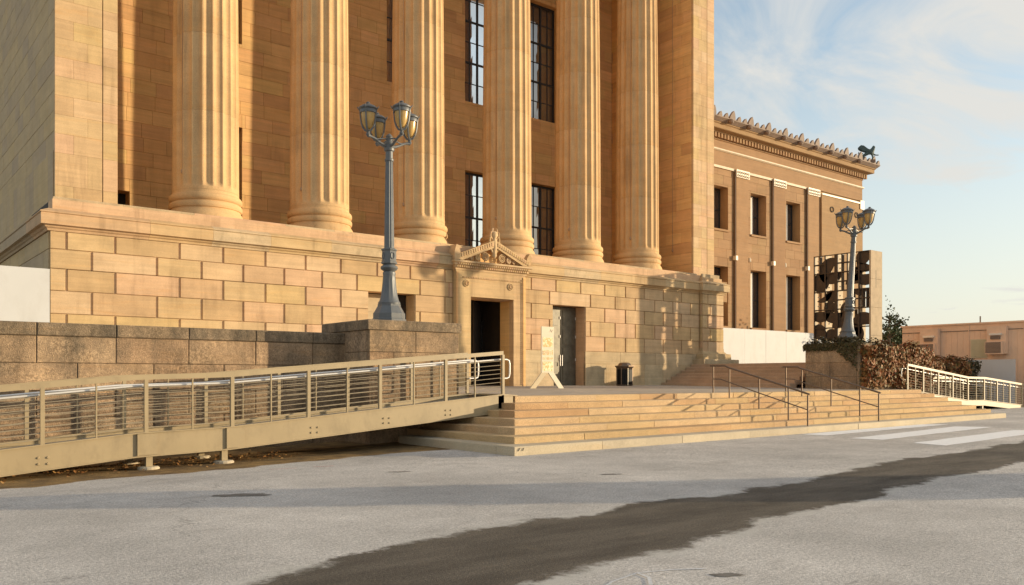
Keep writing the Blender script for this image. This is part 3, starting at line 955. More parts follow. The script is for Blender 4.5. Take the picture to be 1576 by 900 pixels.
# ================================================================== HANDRAILS ON THE STEPS
def step_rail(x, label):
    g = thing('step_handrail', (x, 13.85, 0.25), label, 'handrail', 'bronze handrails on the steps')
    PT = [(17.25, 1.16, 2.02), (16.62, 1.02, 1.915), (15.52, 0.70, 1.63), (14.50, 0.37, 1.33), (13.86, 0.21, 1.14)]
    mb = MB()
    mb.tube([(x, 17.36, 2.025), (x, 16.80, 2.02), (x, 16.62, 1.95), (x, 15.52, 1.64), (x, 14.5, 1.35), (x, 13.80, 1.15)], 0.03, 8)
    mb.build('top_rail', M['bronze'], g, 50)
    mb = MB()
    mb.tube([(x, 17.25, 1.60), (x, 16.95, 1.59), (x, 16.62, 1.49), (x, 15.52, 1.17), (x, 14.5, 0.88), (x, 13.86, 0.70)], 0.018, 8)
    mb.build('lower_rail', M['bronze'], g, 50)
    for y, zb, zt in PT:
        mb = MB(); mb.lathe((x, y, 0), [(0.024, zb - .1), (0.024, zt - 0.01)], 10)
        mb.build('post', M['bronze'], g, 50)


step_rail(22.15, 'bronze pipe handrail on the steps, the one nearer the trash bin')
step_rail(26.20, 'bronze pipe handrail on the steps, the one nearer the ivy pedestal')

# ================================================================== PORTICO
PO = thing('museum_portico', (21.3, 28.4, 1.29), 'monumental sandstone temple portico with six fluted columns above a rusticated basement', 'building')
WY = 28.4
XL, XR = 5.07, 35.3
ZC = [6.03, 5.50, 4.91, 4.25, 3.56, 2.87]          # course joints from the top down
OPEN = [(15.84, 17.88, 4.91), (20.30, 22.83, 5.05), (25.14, 27.09, 4.91)]

# solid wall behind the blocks, left open at the three doorways
mb = MB()
xsg = [XL + 0.1, 15.84, 17.88, 20.30, 22.83, 25.14, 27.09, 37.0]
for i in (0, 2, 4, 6):
    mb.box(xsg[i] + (0.004 if i else 0), xsg[i + 1] - 0.004, WY + 0.015, 29.05, 0.9, 4.905)
mb.box(XL + 0.1, 37.0, WY + 0.015, 29.05, 4.93, 7.0)
mb.build('basement_wall', M['sand'], PO)
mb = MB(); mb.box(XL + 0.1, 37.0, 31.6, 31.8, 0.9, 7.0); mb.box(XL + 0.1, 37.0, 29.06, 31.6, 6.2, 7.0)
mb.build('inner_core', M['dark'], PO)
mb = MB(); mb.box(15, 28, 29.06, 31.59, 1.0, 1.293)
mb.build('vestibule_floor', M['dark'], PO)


def clip_run(joints, z0, z1, blocked):
    """split [joints] into block spans, dropping the openings"""
    out = []
    for a, b_ in zip(joints[:-1], joints[1:]):
        spans = [(a, b_)]
        for (o0, o1, oz) in blocked:
            if z0 < oz - 0.05:
                nx_ = []
                for (p, q) in spans:
                    if q <= o0 or p >= o1: nx_.append((p, q))
                    else:
                        if p < o0 - 0.12: nx_.append((p, o0))
                        if q > o1 + 0.12: nx_.append((o1, q))
                spans = nx_
        out += spans
    return out


BLK = OPEN[:1] + [(19.71, 23.33, 9)] + OPEN[2:]
oddj = [5.07, 5.54, 6.91, 8.87, 10.30, 11.78, 13.28, 14.67, 16.20, 17.67, 19.30, 20.9, 22.4, 23.85, 25.29, 26.81, 28.36, 29.76, 31.09, 32.47, 33.86, 35.30]
evnj = [5.07, 6.24, 8.16, 9.58, 10.99, 12.47, 13.92, 15.34, 18.12, 19.5, 21, 22.5, 24.91, 27.43, 29.05, 30.44, 31.84, 33.20, 34.57, 35.30]
for c in range(5):
    z1, z0 = ZC[c], ZC[c + 1]
    jj = oddj if c % 2 == 0 else evnj
    if c > 1:      # courses beside the doorways use ordinary joints
        jj = sorted(set(jj) | ({15.84, 17.88, 25.14, 27.09} if c % 2 == 0 else {15.34, 16.6, 18.12, 26.2, 27.09}))
        jj = [q for i, q in enumerate(jj) if i == 0 or q - jj[i - 1] > 0.3 or q in (15.84, 17.88, 25.14, 27.09)]
    for a, b_ in clip_run(jj, z0, z1, BLK):
        if b_ - a < 0.14: continue
        wall_block('stone_block', M['sand'], PO, 'y', a + .03, b_ - .03, z0 + .004, z1 - .004, WY + random.uniform(-.004, .004), 0.03, 0.03, 0.012)
# smooth base band and tall plinth slabs
bj = [5.07, 8.2, 11.3, 14.2, 15.84, 17.88, 19.71, 23.33, 25.14, 27.09, 29.4, 31.9, 34.2, 35.3]
for a, b_ in clip_run(bj, 2.3, 2.87, BLK):
    if b_ - a > .12: wall_block('base_stone', M['sand_old'], PO, 'y', a + .004, b_ - .004, 2.303, 2.866, WY - .04, 0.1, 0.004, 0.006)
pj = [5.07, 6.6, 8.1, 9.6, 11.1, 12.6, 14.2, 15.84, 17.88, 19.71, 23.33, 24.2, 25.14, 27.09, 28.42, 29.76, 31.1, 32.4, 33.7, 35.3]
for a, b_ in clip_run(pj, 1.0, 2.3, BLK):
    if b_ - a > .12: wall_block('plinth_slab', M['sand_old'], PO, 'y', a + .004, b_ - .004, 1.05, 2.297, WY - .05, 0.11, 0.004, 0.006)

# left flank of the basement, facing -X
for c in range(5):
    y = 28.49
    first = True
    while y < 40:
        y2 = y + (0.75 if first and c % 2 else random.uniform(1.2, 1.5)); first = False
        wall_block('flank_stone', M['side'], PO, 'x', y + .006, y2 - .006, ZC[c + 1] + .006, ZC[c] - .006, XL + 0.015, 0.12, 0.012, 0.012)
        y = y2
mb = MB(); mb.box(XL + 0.14, XL + 0.6, 28.6, 60, 1.0, 7.0); mb.build('flank_wall', M['side'], PO)

# cornice over the basement and the stylobate course, stone by stone
prof_c = [(-0.1, 6.035), (0.04, 6.035), (0.06, 6.10), (0.11, 6.13), (0.14, 6.19), (0.25, 6.20), (0.25, 6.50), (0.235, 6.53), (0.27, 6.55), (0.27, 6.58), (0.02, 6.70), (-0.1, 6.70)]
prof_s = [(-0.5, 6.703), (-0.14, 6.703), (-0.14, 6.82), (-0.12, 6.84), (-0.14, 6.86), (-0.14, 7.08), (-0.16, 7.10), (-0.5, 7.10)]
cjo = [7.9, 9.9, 11.9, 14.2, 16.7, 18.9, 19.74]
cor = [23.3, 25.6, 27.9, 30.2, 32.4, 33.9, 35.3]


def run_stones(prof, name, jl, mat, first_corner):
    if first_corner:
        mb = MB(); mb.sweep([(XL, 30.6), (XL, WY), (jl[0] - .003, WY)], prof); mb.build(name, mat[0], PO)
        y = 30.606
        while y < 44:
            mb = MB(); mb.sweep([(XL, y + 2.3), (XL, y)], prof); mb.build(name, M['side'], PO); y += 2.306
    for i, (a, b_) in enumerate(zip(jl[:-1], jl[1:])):
        mb = MB(); mb.sweep([(a + .003, WY), (b_ - .003, WY)], prof); mb.build(name, mat[i % len(mat)], PO)


SM = [M['sand_old'], M['sand'], M['sand_old'], M['sand']]
run_stones(prof_c, 'cornice_stone', cjo, SM[1:] + SM[:1], True)
run_stones(prof_c, 'cornice_stone', cor, SM[1:], False)
run_stones(prof_s, 'stylobate_stone', [7.2, 9.4, 12.6, 14.5, 16.9, 19.2, 21.4, 23.0, 25.3, 27.2, 29.5, 31.8, 33.6, 35.3], SM, True)
mb = MB(); mb.box(5.6, 37.0, 28.88, 35.2, 7.0, 7.095); mb.build('portico_floor', M['sand'], PO)

# right-hand pier of the basement, set forward, on a stepped moulded base
PX0, PX1, PY = 35.3, 37.05, 28.2
for c in range(5):
    z1, z0 = ZC[c], ZC[c + 1]
    sp = [(PX0, 35.72), (35.74, PX1)] if c % 2 == 0 else [(PX0, 35.9), (35.92, PX1)]
    for i, (a, b_) in enumerate(sp):
        wall_block('stone_block', M['sand'], PO, 'y', a + .012, b_ - .012, z0 + .008, z1 - .008, PY, 0.25, 0.04, 0.02)
    wall_block('stone_block', M['sand'], PO, 'x', 28.22, 28.36, z0 + .008, z1 - .008, PX0 - .0, 0.3, 0.01, 0.02)
mb = MB(); mb.box(PX0 + .05, PX1 - .05, PY + .05, 35, 1.0, 6.9); mb.build('pier_core', M['sand'], PO)
for nm, pr in (('cornice_stone', prof_c), ('stylobate_stone', prof_s)):
    mb = MB(); mb.sweep([(PX0, WY), (PX0, PY), (PX1, PY), (PX1, 33)], pr); mb.build(nm, M['sand_old'], PO)
pb = [(0.0, 3.2), (0.06, 3.06), (0.2, 2.96), (0.34, 2.90), (0.36, 2.83), (0.62, 2.62), (0.62, 2.56), (0.62, 2.35)]
mb = MB(); mb.sweep([(PX0, WY), (PX0, PY), (PX1, PY), (PX1, 30)], [(-0.04, 2.62), (-0.04, 3.2)] + [(0.02, 3.2), (0.03, 3.05), (0.12, 2.93), (0.28, 2.90), (0.30, 2.62)])
mb.build('base_stone', M['sand_old'], PO)
mb = MB(); mb.sweep([(PX0, WY), (PX0, PY), (PX1, PY), (PX1, 30)], [(-0.04, 2.0), (-0.04, 2.615), (0.55, 2.615), (0.58, 2.60), (0.58, 2.0)])
mb.build('base_stone', M['sand_old'], PO)

# ------------------------------------------------ columns
CX = [10.29, 14.63, 19.08, 23.80, 28.17, 32.35]
CY, CR = 30.02, 1.11
DR = [8.06, 10.75, 13.4, 16.1, 18.7, 21.4, 24.6]


def flute_ring(cx, cy, z, R, d, n=20, k=9):
    pts = []
    for i in range(n):
        for j in range(k):
            u = j / k
            if u < 0.14: r = R
            else: r = R - d * math.sin(math.pi * (u - 0.14) / 0.86) ** 0.75
            a = 2 * math.pi * (i + u) / n + R_(10.3)
            pts.append((cx + r * math.cos(a), cy + r * math.sin(a), z))
    return pts


def taper(z):
    q = (z - 8.06) / (24.6 - 8.06)
    return CR * (1 - 0.02 * q - 0.11 * q * q)


for cx in CX:
    mb = MB(); mb.lathe((cx, CY, 0), [(CR - .16, 7.2), (CR - .26, 24.6)], 40)
    col_ = mb.build('column', M['colst'], PO, 60)
    mb = MB(); mb.lathe((cx, CY, 0), [(1.30, 7.104), (1.29, 7.17), (1.25, 7.28), (1.195, 7.37), (1.165, 7.42), (1.165, 7.45), (1.20, 7.465), (1.225, 7.52), (1.225, 7.60), (1.20, 7.65), (1.15, 7.665), (1.145, 7.69), (1.19, 7.72), (1.22, 7.78), (1.22, 7.86), (1.19, 7.92), (1.13, 7.945), (1.12, 7.97), (1.115, 8.0), (1.112, 8.055)], 64)
    mb.build('column_base', M['colst'], col_, 30)
    for i, (z0, z1) in enumerate(zip(DR[:-1], DR[1:])):
        mb = MB()
        rings = []
        if i == 0:
            for zz, d in ((z0, 0.0), (8.16, 0.0), (8.20, 0.035), (8.26, 0.06), (8.34, 0.078)):
                rings.append(flute_ring(cx, CY, zz, taper(zz), d))
        else:
            rings.append(flute_ring(cx, CY, z0 + .002, taper(z0) - .0025, 0.078))
            rings.append(flute_ring(cx, CY, z0 + .007, taper(z0), 0.078))
        rings.append(flute_ring(cx, CY, z1 - .007, taper(z1), 0.078))
        rings.append(flute_ring(cx, CY, z1 - .002, taper(z1) - .0025, 0.078))
        mb.ring_loft(rings)
        mb.build('drum', M['colst'], col_, 40)
# lightning cables with weights hanging beside the shafts
for cx, y, zb in [(9.23, 29.98, 8.75), (13.56, 29.98, 8.75), (18.0, 30.0, 8.75), (22.73, 30.0, 8.75), (27.1, 30.0, 8.75), (31.28, 30.0, 8.75), (35.43, 30.3, 8.6)]:
    a = R_(200)
    px, py = (cx, y) if cx > 35 else (cx + 0.10, y - 0.42)
    mb = MB(); mb.tube([(px, py, zb), (px, py, 24)], 0.012, 5)
    cb = mb.build('hanging_cable', M['cable'], PO)
    mb = MB(); mb.lathe((px, py, zb), [(0.01, -0.16), (0.05, -0.12), (0.055, -0.04), (0.02, 0.0)], 8); mb.build('cable_weight', M['cable'], cb)

# ------------------------------------------------ antae, inner wall, entablature
AY = 28.9


def ashlar(plane, u0, u1, z0, z1, pos, mat, course, width, opens=(), name='wall_stone', vis=None, limit=300, proud=0.004):
    lst = []
    z = z0; k = 0
    while z < z1 - 0.05:
        h = course
        zt = min(z + h, z1)
        u = u0 - (width * 0.5 if k % 2 else 0) * random.uniform(0.6, 1.0)
        while u < u1:
            wv = width * random.uniform(0.75, 1.25)
            a, b_ = max(u, u0), min(u + wv, u1)
            u += wv
            if b_ - a < 0.1: continue
            spans = [(a, b_, z, zt)]
            for (o0, o1, oz0, oz1) in opens:
                nx_ = []
                for (p, q, r, s) in spans:
                    if q <= o0 or p >= o1 or s <= oz0 or r >= oz1: nx_.append((p, q, r, s)); continue
                    if p < o0: nx_.append((p, o0, r, s))
                    if q > o1: nx_.append((o1, q, r, s))
                    m0, m1 = max(p, o0), min(q, o1)
                    if r < oz0: nx_.append((m0, m1, r, oz0))
                    if s > oz1: nx_.append((m0, m1, oz1, s))
                spans = nx_
            lst += [s for s in spans if s[1] - s[0] > .03 and s[3] - s[2] > .03]
        z = zt; k += 1
    if vis: lst.sort(key=lambda q: -vis(q))
    g = 0.006 if name == 'flank_stone' else 0.004
    for (a, b_, r, s) in lst[:limit]:
        wall_block(name, mat, PO, plane, a + g, b_ - g, r + g, s - g, pos + random.uniform(-.002, .002), 0.06, proud, 0.005)
    if len(lst) > limit:
        mb = MB()
        for (a, b_, r, s) in lst[limit:]:
            if plane == 'y': mb.box(a + g, b_ - g, pos - proud, pos + 0.05, r + g, s - g)
            else: mb.box(pos - proud, pos + .05, a + g, b_ - g, r + g, s - g)
        tag(mb.build(name, mat, PO), kind='stuff')


def clear_sight(x, y):
    """how far the sight line from the viewer's place to a point on the inner wall clears the columns"""
    d = math.hypot(x, y); best = 9
    for cx in CX:
        tt = (cx * x + CY * y) / d
        if tt < d: best = min(best, abs(cx * y - CY * x) / d)
    return best


IY = 34.9
WC = [12.46, 16.85, 21.44, 25.98, 30.26]
wins = []
for c in WC:
    wins.append((c - 1.0, c + 1.0, 7.55, 12.15))
    wins.append((c - 1.0, c + 1.0, 15.65, 22.0))
wins.append((7.9, 9.02, 7.3, 8.86))


def vis_inner(q):
    x, z = (q[0] + q[1]) / 2, (q[2] + q[3]) / 2
    Z = x * 0.626 + IY * 0.78
    return (q[1] - q[0]) * (q[3] - q[2]) + (5 if clear_sight(x, IY) > CR - 0.1 and z < 1.6 + 0.4466 * Z + .4 and x > 8.3 else 0)


ashlar('y', 6.9, 35.45, 7.1, 24.6, IY, M['ashlar'], 0.56, 1.15, wins, vis=vis_inner, limit=300)
mb = MB(); mb.box(5.6, 37, IY + 0.62, IY + 0.8, 7.0, 24.6); mb.build('inner_backing', M['dark'], PO)
# solid wall pieces round the windows, with reveals
mb = MB()
cuts = sorted(set([6.9, 35.45] + [q for wv in wins for q in wv[:2]]))
for a, b_ in zip(cuts[:-1], cuts[1:]):
    mid = (a + b_) / 2
    zz = 7.0
    for (o0, o1, r, s) in sorted([wv for wv in wins if wv[0] < mid < wv[1]], key=lambda q: q[2]):
        if r > zz: mb.box(a, b_, IY + .05, IY + .6, zz, r - .002)
        zz = s + .002
    mb.box(a, b_, IY + .05, IY + .6, zz, 24.6)
mb.build('inner_wall', M['ashlar'], PO)


def window(parent, x0, x1, y, z0, z1, cols, rows, heavy, fmat, pmat, fw=0.07, barw=0.03):
    """a frame mesh with every pane a sub-part"""
    mb = MB()
    mb.box(x0, x0 + fw, y, y + .09, z0, z1); mb.box(x1 - fw, x1, y, y + .09, z0, z1)
    mb.box(x0 + fw, x1 - fw, y, y + .09, z0, z0 + fw); mb.box(x0 + fw, x1 - fw, y, y + .09, z1 - fw, z1)
    for i in range(1, cols):
        x = x0 + (x1 - x0) * i / cols
        hw = barw * (1.7 if (i % heavy[0] == 0) else 0.7)
        mb.box(x - hw / 2 - .01, x + hw / 2 + .01, y + (.0 if i % heavy[0] == 0 else .02), y + .07, z0 + fw, z1 - fw)
    for j in range(1, rows):
        z = z0 + (z1 - z0) * j / rows
        hw = barw * (1.7 if (j % heavy[1] == 0) else 0.6)
        mb.box(x0 + fw, x1 - fw, y + (.005 if j % heavy[1] == 0 else .025), y + .068, z - hw / 2 - .008, z + hw / 2 + .008)
    fr = mb.build('window', fmat, parent)
    for i in range(cols):
        for j in range(rows):
            a, b_ = x0 + (x1 - x0) * i / cols, x0 + (x1 - x0) * (i + 1) / cols
            r, s = z0 + (z1 - z0) * j / rows, z0 + (z1 - z0) * (j + 1) / rows
            dy_ = random.uniform(-.003, .003)
            mb = MB(); mb.hexa([(a, y + .045, r), (b_, y + .045 + dy_, r), (b_, y + .052 + dy_, r), (a, y + .052, r)], [(a, y + .045 + random.uniform(-.003, .003), s), (b_, y + .045, s), (b_, y + .052, s), (a, y + .056, s)])
            mb.build('pane', pmat, fr)
    return fr


for c in WC:
    pm = M['mirror'] if c in (25.98, 21.44) else M['pane']
    window(PO, c - 0.99, c + 0.99, IY + .30, 7.56, 12.14, 4, 4, (2, 2), M['frame'], pm, 0.10, 0.045)
    window(PO, c - 0.99, c + 0.99, IY + .30, 15.66, 21.99, 4, 6, (2, 2), M['frame'], pm, 0.10, 0.045)

# antae: grooved pilaster ends
for (a0, gr, a1) in ((5.32, 6.67, 7.11), (35.45, 36.58, 37.18)):
    left = a0 < 20
    mb = MB(); mb.box(a0 + .05, a1 - .05, AY + .06, IY + .55, 7.0, 24.6); mb.build('anta_core', M['sand'], PO)
    z = 7.10; k = 0
    while z < 24.5:
        h = 0.42 if k == 0 else (1.0 if k == 1 else 0.585)
        xm = a0 + (0.92 if k % 2 else 0.52) if left else a0 + (0.66 if k % 2 else 0.45)
        for (p, q) in ((a0, xm), (xm, gr - .012), (gr + .012, a1)):
            wall_block('anta_stone', M['sand'], PO, 'y', p + .0015, q - .0015, z + .0015, z + h - .0015, AY, 0.12, 0.004, 0.005)
        z += h; k += 1
ashlar('x', 29.03, IY, 7.1, 24.6, 35.46, M['ashlar'], 0.585, 1.3, name='anta_stone', proud=0.003)
ashlar('x', 29.03, 42, 8.6, 20, 5.33, M['side'], 0.62, 1.2, name='flank_stone', proud=0.004)
yy = 29.03
while yy < 42:
    wall_block('flank_stone', M['side'], PO, 'x', yy + .012, yy + .788, 7.1, 8.59, 5.30, 0.1, 0.006, 0.01)
    yy += 0.8
mb = MB(); mb.box(5.43, 5.9, 29.1, 60, 7.0, 24.6); mb.build('flank_wall', M['side'], PO)
mb = MB(); mb.box(37.0, 37.15, 29.1, 60, 1.0, 24.6); mb.build('flank_wall', M['ashlar'], PO)
mb = MB(); mb.sweep([(5.07, 50), (5.07, 28.7), (37.4, 28.7), (37.4, 50)], [(-1.6, 24.6), (0.0, 24.6), (0.0, 26.2), (0.15, 26.3), (0.15, 28), (0.9, 28.4), (0.9, 29.2), (-1.6, 29.2)])
mb.box(5.2, 37.3, 30, 60, 25.5, 28); mb.build('entablature', M['sand'], PO)

# ------------------------------------------------ main doorway with carved pediment
FX0, FX1, FY = 19.71, 23.33, 28.16
mb = MB()
mb.box(FX0, 20.44, FY, 28.46, 1.2, 6.02); mb.box(22.69, FX1, FY, 28.46, 1.2, 6.02)
mb.box(20.442, 22.688, FY, 28.46, 4.97, 6.02)
mb.build('door_surround', M['sand'], PO)
mb = MB()
mb.box(20.2, 20.438, 28.462, 29.04, 1.25, 5.2); mb.box(22.692, 22.95, 28.462, 29.10, 1.25, 5.2); mb.box(20.44, 22.69, 28.462, 29.1, 4.972, 5.3)
mb.build('door_reveal', M['ashlar'], PO)
# rope beads on the outer edge
beads = MB()
for zz in np.arange(1.35, 5.85, 0.085):
    beads.lathe((23.12, FY - .015, float(zz)), [(0.008, 0), (0.033, 0.02), (0.033, 0.05), (0.008, 0.07)], 6)
for xx in np.arange(20.05, 23.05, 0.085):
    beads.box(float(xx), float(xx) + .055, FY - .035, FY + .01, 5.72, 5.78)
tag(beads.build('bead_moulding', M['sand'], PO), kind='stuff')
mb = MB(); mb.box(23.2, 23.33, FY - .03, FY - .001, 1.25, 5.95); mb.box(19.71, 19.80, FY - .03, FY - .001, 1.25, 5.95)
mb.build('outer_moulding', M['ashlar'], PO)
for rx in (20.2, 22.5):
    mb = MB()
    mb.tube([(rx + .13 * math.cos(q), FY - .02, 5.5 + .13 * math.sin(q)) for q in [2 * math.pi * i / 20 for i in range(20)]], 0.022, 6, True)
    ro = mb.build('rosette', M['sand'], PO)
    for i in range(8):
        q = 2 * math.pi * i / 8
        mb = MB(); mb.tube([(rx + .02 * math.cos(q), FY - .03, 5.5 + .02 * math.sin(q)), (rx + .06 * math.cos(q), FY - .045, 5.5 + .06 * math.sin(q)), (rx + .1 * math.cos(q), FY - .02, 5.5 + .1 * math.sin(q))], [0.015, 0.028, 0.012], 6); mb.build('petal', M['sand'], ro)
# horizontal cornice with two rows of dentils
mb = MB(); mb.sweep([(FX0 - .02, 28.5), (FX0 - .02, FY), (FX1 + .02, FY), (FX1 + .02, 28.5)], [(-.2, 6.02), (0.02, 6.02), (0.04, 6.10), (0.10, 6.12), (0.10, 6.20), (0.16, 6.22), (0.16, 6.30), (0.22, 6.33), (0.22, 6.40), (-.2, 6.42)])
mb.build('door_cornice', M['sand'], PO)
de = MB()
for xx in np.arange(FX0 - .05, FX1 + .02, 0.11):
    de.box(float(xx), float(xx) + .06, FY - .15, FY - .09, 6.125, 6.195)
    de.box(float(xx) + .03, float(xx) + .09, FY - .21, FY - .15, 6.235, 6.295)
tag(de.build('dentil_rows', M['sand'], PO), kind='stuff')
# pediment: tympanum, raking cornices, scrolls
AX, AZ = 21.6, 7.22
mb = MB(); mb.prism([(FX0 + .1, 6.42), (FX1 - .1, 6.42), (AX, AZ - .1)], 'y', FY + .16, 28.6); mb.build('tympanum', M['ashlar'], PO)
for sx in (-1, 1):
    ex = FX0 - .12 if sx < 0 else FX1 + .12
    mb = MB(); mb.prism([(ex, 6.42), (ex, 6.60), (AX, AZ + .16), (AX, AZ - .14), (ex - sx * .35, 6.42)], 'y', FY - .16, FY + .06); rk = mb.build('raking_cornice', M['sand'], PO)
    L = Vector((AX - ex, AZ - 6.6))
    for i in range(16):
        q = (i + 0.6) / 17
        x = ex + (AX - ex) * q; z = 6.50 + (AZ + .02 - 6.50) * q
        mb = MB(); mb.box(x - .035, x + .035, FY - .19, FY - .161, z - .07, z + .07); mb.build('carved_tongue', M['sand'], rk)
    for i, (q, rad) in enumerate(((0.77, 0.19), (0.57, 0.14), (0.42, 0.095), (0.31, 0.06))):
        x = ex + (AX - ex) * q; z = 6.44 + rad + .02
        pts = []
        for j in range(34):
            a = j / 33 * 2.3 * 2 * math.pi
            r = rad * (1 - 0.85 * j / 33)
            pts.append((x + sx * r * math.cos(a + 0.5), FY - .05, z + r * math.sin(a + 0.5)))
        mb = MB(); mb.tube(pts, [0.036 * (1 - .4 * j / 33) * (rad / .2) ** .5 for j in range(34)], 6); mb.build('scroll', M['sand'], PO)
    for i in range(5):
        q = 0.3 + i * 0.12
        x = ex + (AX - ex) * q
        ztop = 6.42 + (AZ - 6.55) * q
        mb = MB(); mb.tube([(x, FY + .02, 6.45), (x + sx * .05, FY - .02, 6.45 + (ztop - 6.45) * .5), (x + sx * .02, FY + .02, ztop - .03)], [0.03, 0.02, 0.03], 5); mb.build('scroll_leaf', M['sand'], PO)
# crowning palmette with wings, and corner ears
mb = MB()
mb.lathe((AX, FY - .05, 6.62), [(0.03, 0), (0.11, 0.1), (0.10, 0.3), (0.15, 0.45), (0.13, 0.7), (0.1, 0.85), (0.17, 0.98), (0.14, 1.1), (0.04, 1.16)], 10)
ac = mb.build('palmette', M['sand'], PO, 60)
for sx in (-1, 1):
    for j, (w0, h0) in enumerate(((0.12, 1.22), (0.22, 1.08), (0.25, 0.86), (0.2, 0.55))):
        mb = MB(); mb.tube([(AX + sx * .05, FY - .06, 6.62 + h0 - .35), (AX + sx * w0, FY - .08, 6.62 + h0 - .15), (AX + sx * w0 * .95, FY - .1, 6.62 + h0), (AX + sx * w0 * .6, FY - .1, 6.62 + h0 + .03)], [0.04, 0.05, 0.04, 0.02], 6); mb.build('palmette_lobe', M['sand'], ac)
for ex, sx in ((FX0 - .06, -1), (FX1 + .06, 1)):
    mb = MB()
    mb.prism([(ex - .14, 6.42), (ex + .14, 6.42), (ex + .14, 6.75), (ex + .05, 7.0), (ex - .05, 7.02), (ex - .14, 6.75)], 'y', FY - .185, FY + .30) if sx < 0 else mb.prism([(ex - .12, 6.5), (ex + .14, 6.5), (ex + .2, 6.8), (ex + .08, 6.98), (ex - .06, 6.78)], 'y', FY - .14, FY + .1)
    mb.build('corner_acroterion', M['sand'], PO)

# ------------------------------------------------ doors in the three openings
mb = MB(); mb.box(15.86, 17.86, 29.06, 29.14, 1.3, 4.9); dr = mb.build('boarded_window', M['doorpale'], PO)
mb = MB(); mb.box(16.98, 17.86, 29.02, 29.058, 1.3, 4.9); mb.build('shade_panel', M['dark'], dr)  # dark panel standing in for the shade on the opening's right half
mb = MB(); mb.box(15.9, 16.95, 29.03, 29.058, 4.2, 4.24); mb.build('board_batten', M['doorpale'], dr)
# right bronze double door
for (a, b_) in ((25.16, 26.10), (26.13, 27.07)):
    mb = MB(); mb.box(a, b_, 29.0, 29.06, 1.31, 4.9); lf = mb.build('door', M['door'], PO)
    for z in (1.5, 2.35, 3.2, 4.05):
        mb = MB(); mb.box(a + .14, b_ - .14, 28.975, 28.999, z, z + .68); mb.build('door_panel', M['door'], lf)
    hx = b_ - .05 if a < 26 else a + .05
    mb = MB(); mb.tube([(hx, 28.93, 2.2), (hx, 28.93, 2.7)], 0.018, 6); mb.build('door_handle', M['pipe'], lf)
    for z in (2.5, 3.55, 4.4):
        mb = MB(); mb.tube([(b_ - .02, 28.98, z - .06), (b_ - .02, 28.98, z + .06)], 0.02, 6); mb.build('hinge', M['pipe'], lf)
# vestibule of the main entrance: glazed screen, an open dark leaf
mb = MB(); mb.box(20.3, 20.9, 30.6, 30.7, 4.2, 5.2); mb.build('lit_wall_patch', M['doorpale'], PO)  # pale panel imitating the lit patch of inner wall
fr = window(PO, 20.1, 23.2, 30.7, 1.3, 4.2, 3, 2, (1, 1), M['frame'], M['pane'], 0.1, 0.05)
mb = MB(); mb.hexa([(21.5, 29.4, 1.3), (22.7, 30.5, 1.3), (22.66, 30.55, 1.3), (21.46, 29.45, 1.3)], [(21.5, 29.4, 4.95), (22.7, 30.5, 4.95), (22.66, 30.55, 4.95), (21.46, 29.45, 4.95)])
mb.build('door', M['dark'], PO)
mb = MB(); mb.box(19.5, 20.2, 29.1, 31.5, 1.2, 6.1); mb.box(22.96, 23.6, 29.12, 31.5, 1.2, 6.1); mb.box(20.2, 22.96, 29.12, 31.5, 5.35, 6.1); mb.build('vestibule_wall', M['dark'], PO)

# ================================================================== MUSEUM WING (to the right, set back)
WG = thing('museum_wing', (56, 36, 2.35), 'brown stone museum wing with tall windows, dentil cornice and toothed roof edge', 'building')
GY = 36.0
GX0, GX1 = 38.5, 65.2
bays = [(45.95, 47.8), (50.37, 52.2), (54.68, 56.48)]
gw = []
for a, b_ in bays:
    gw.append((a, b_, 5.2, 9.25)); gw.append((a, b_, 11.75, 14.66))


def wing_wall():
    mb = MB()
    cuts = sorted(set([GX0, GX1] + [q for wv in gw for q in wv[:2]]))
    for a, b_ in zip(cuts[:-1], cuts[1:]):
        mid = (a + b_) / 2; zz = 2.0
        for (o0, o1, r, s) in sorted([wv for wv in gw if wv[0] < mid < wv[1]], key=lambda q: q[2]):
            mb.box(a, b_, GY + .0, GY + 1.0, zz, r); zz = s
        mb.box(a, b_, GY + .0, GY + 1.0, zz, 18.2)
    mb.box(GX0, GX1, GY + 1.001, GY + 30, 2.0, 4.0)
    mb.box(GX1 - .6, GX1, GY + 1.002, GY + 30, 4.0, 18.2)
    mb.box(GX0, GX1 - .7, GY + 1.6, GY + 1.8, 4.0, 18.2)
    mb.build('wing_core', M['wing'], WG)


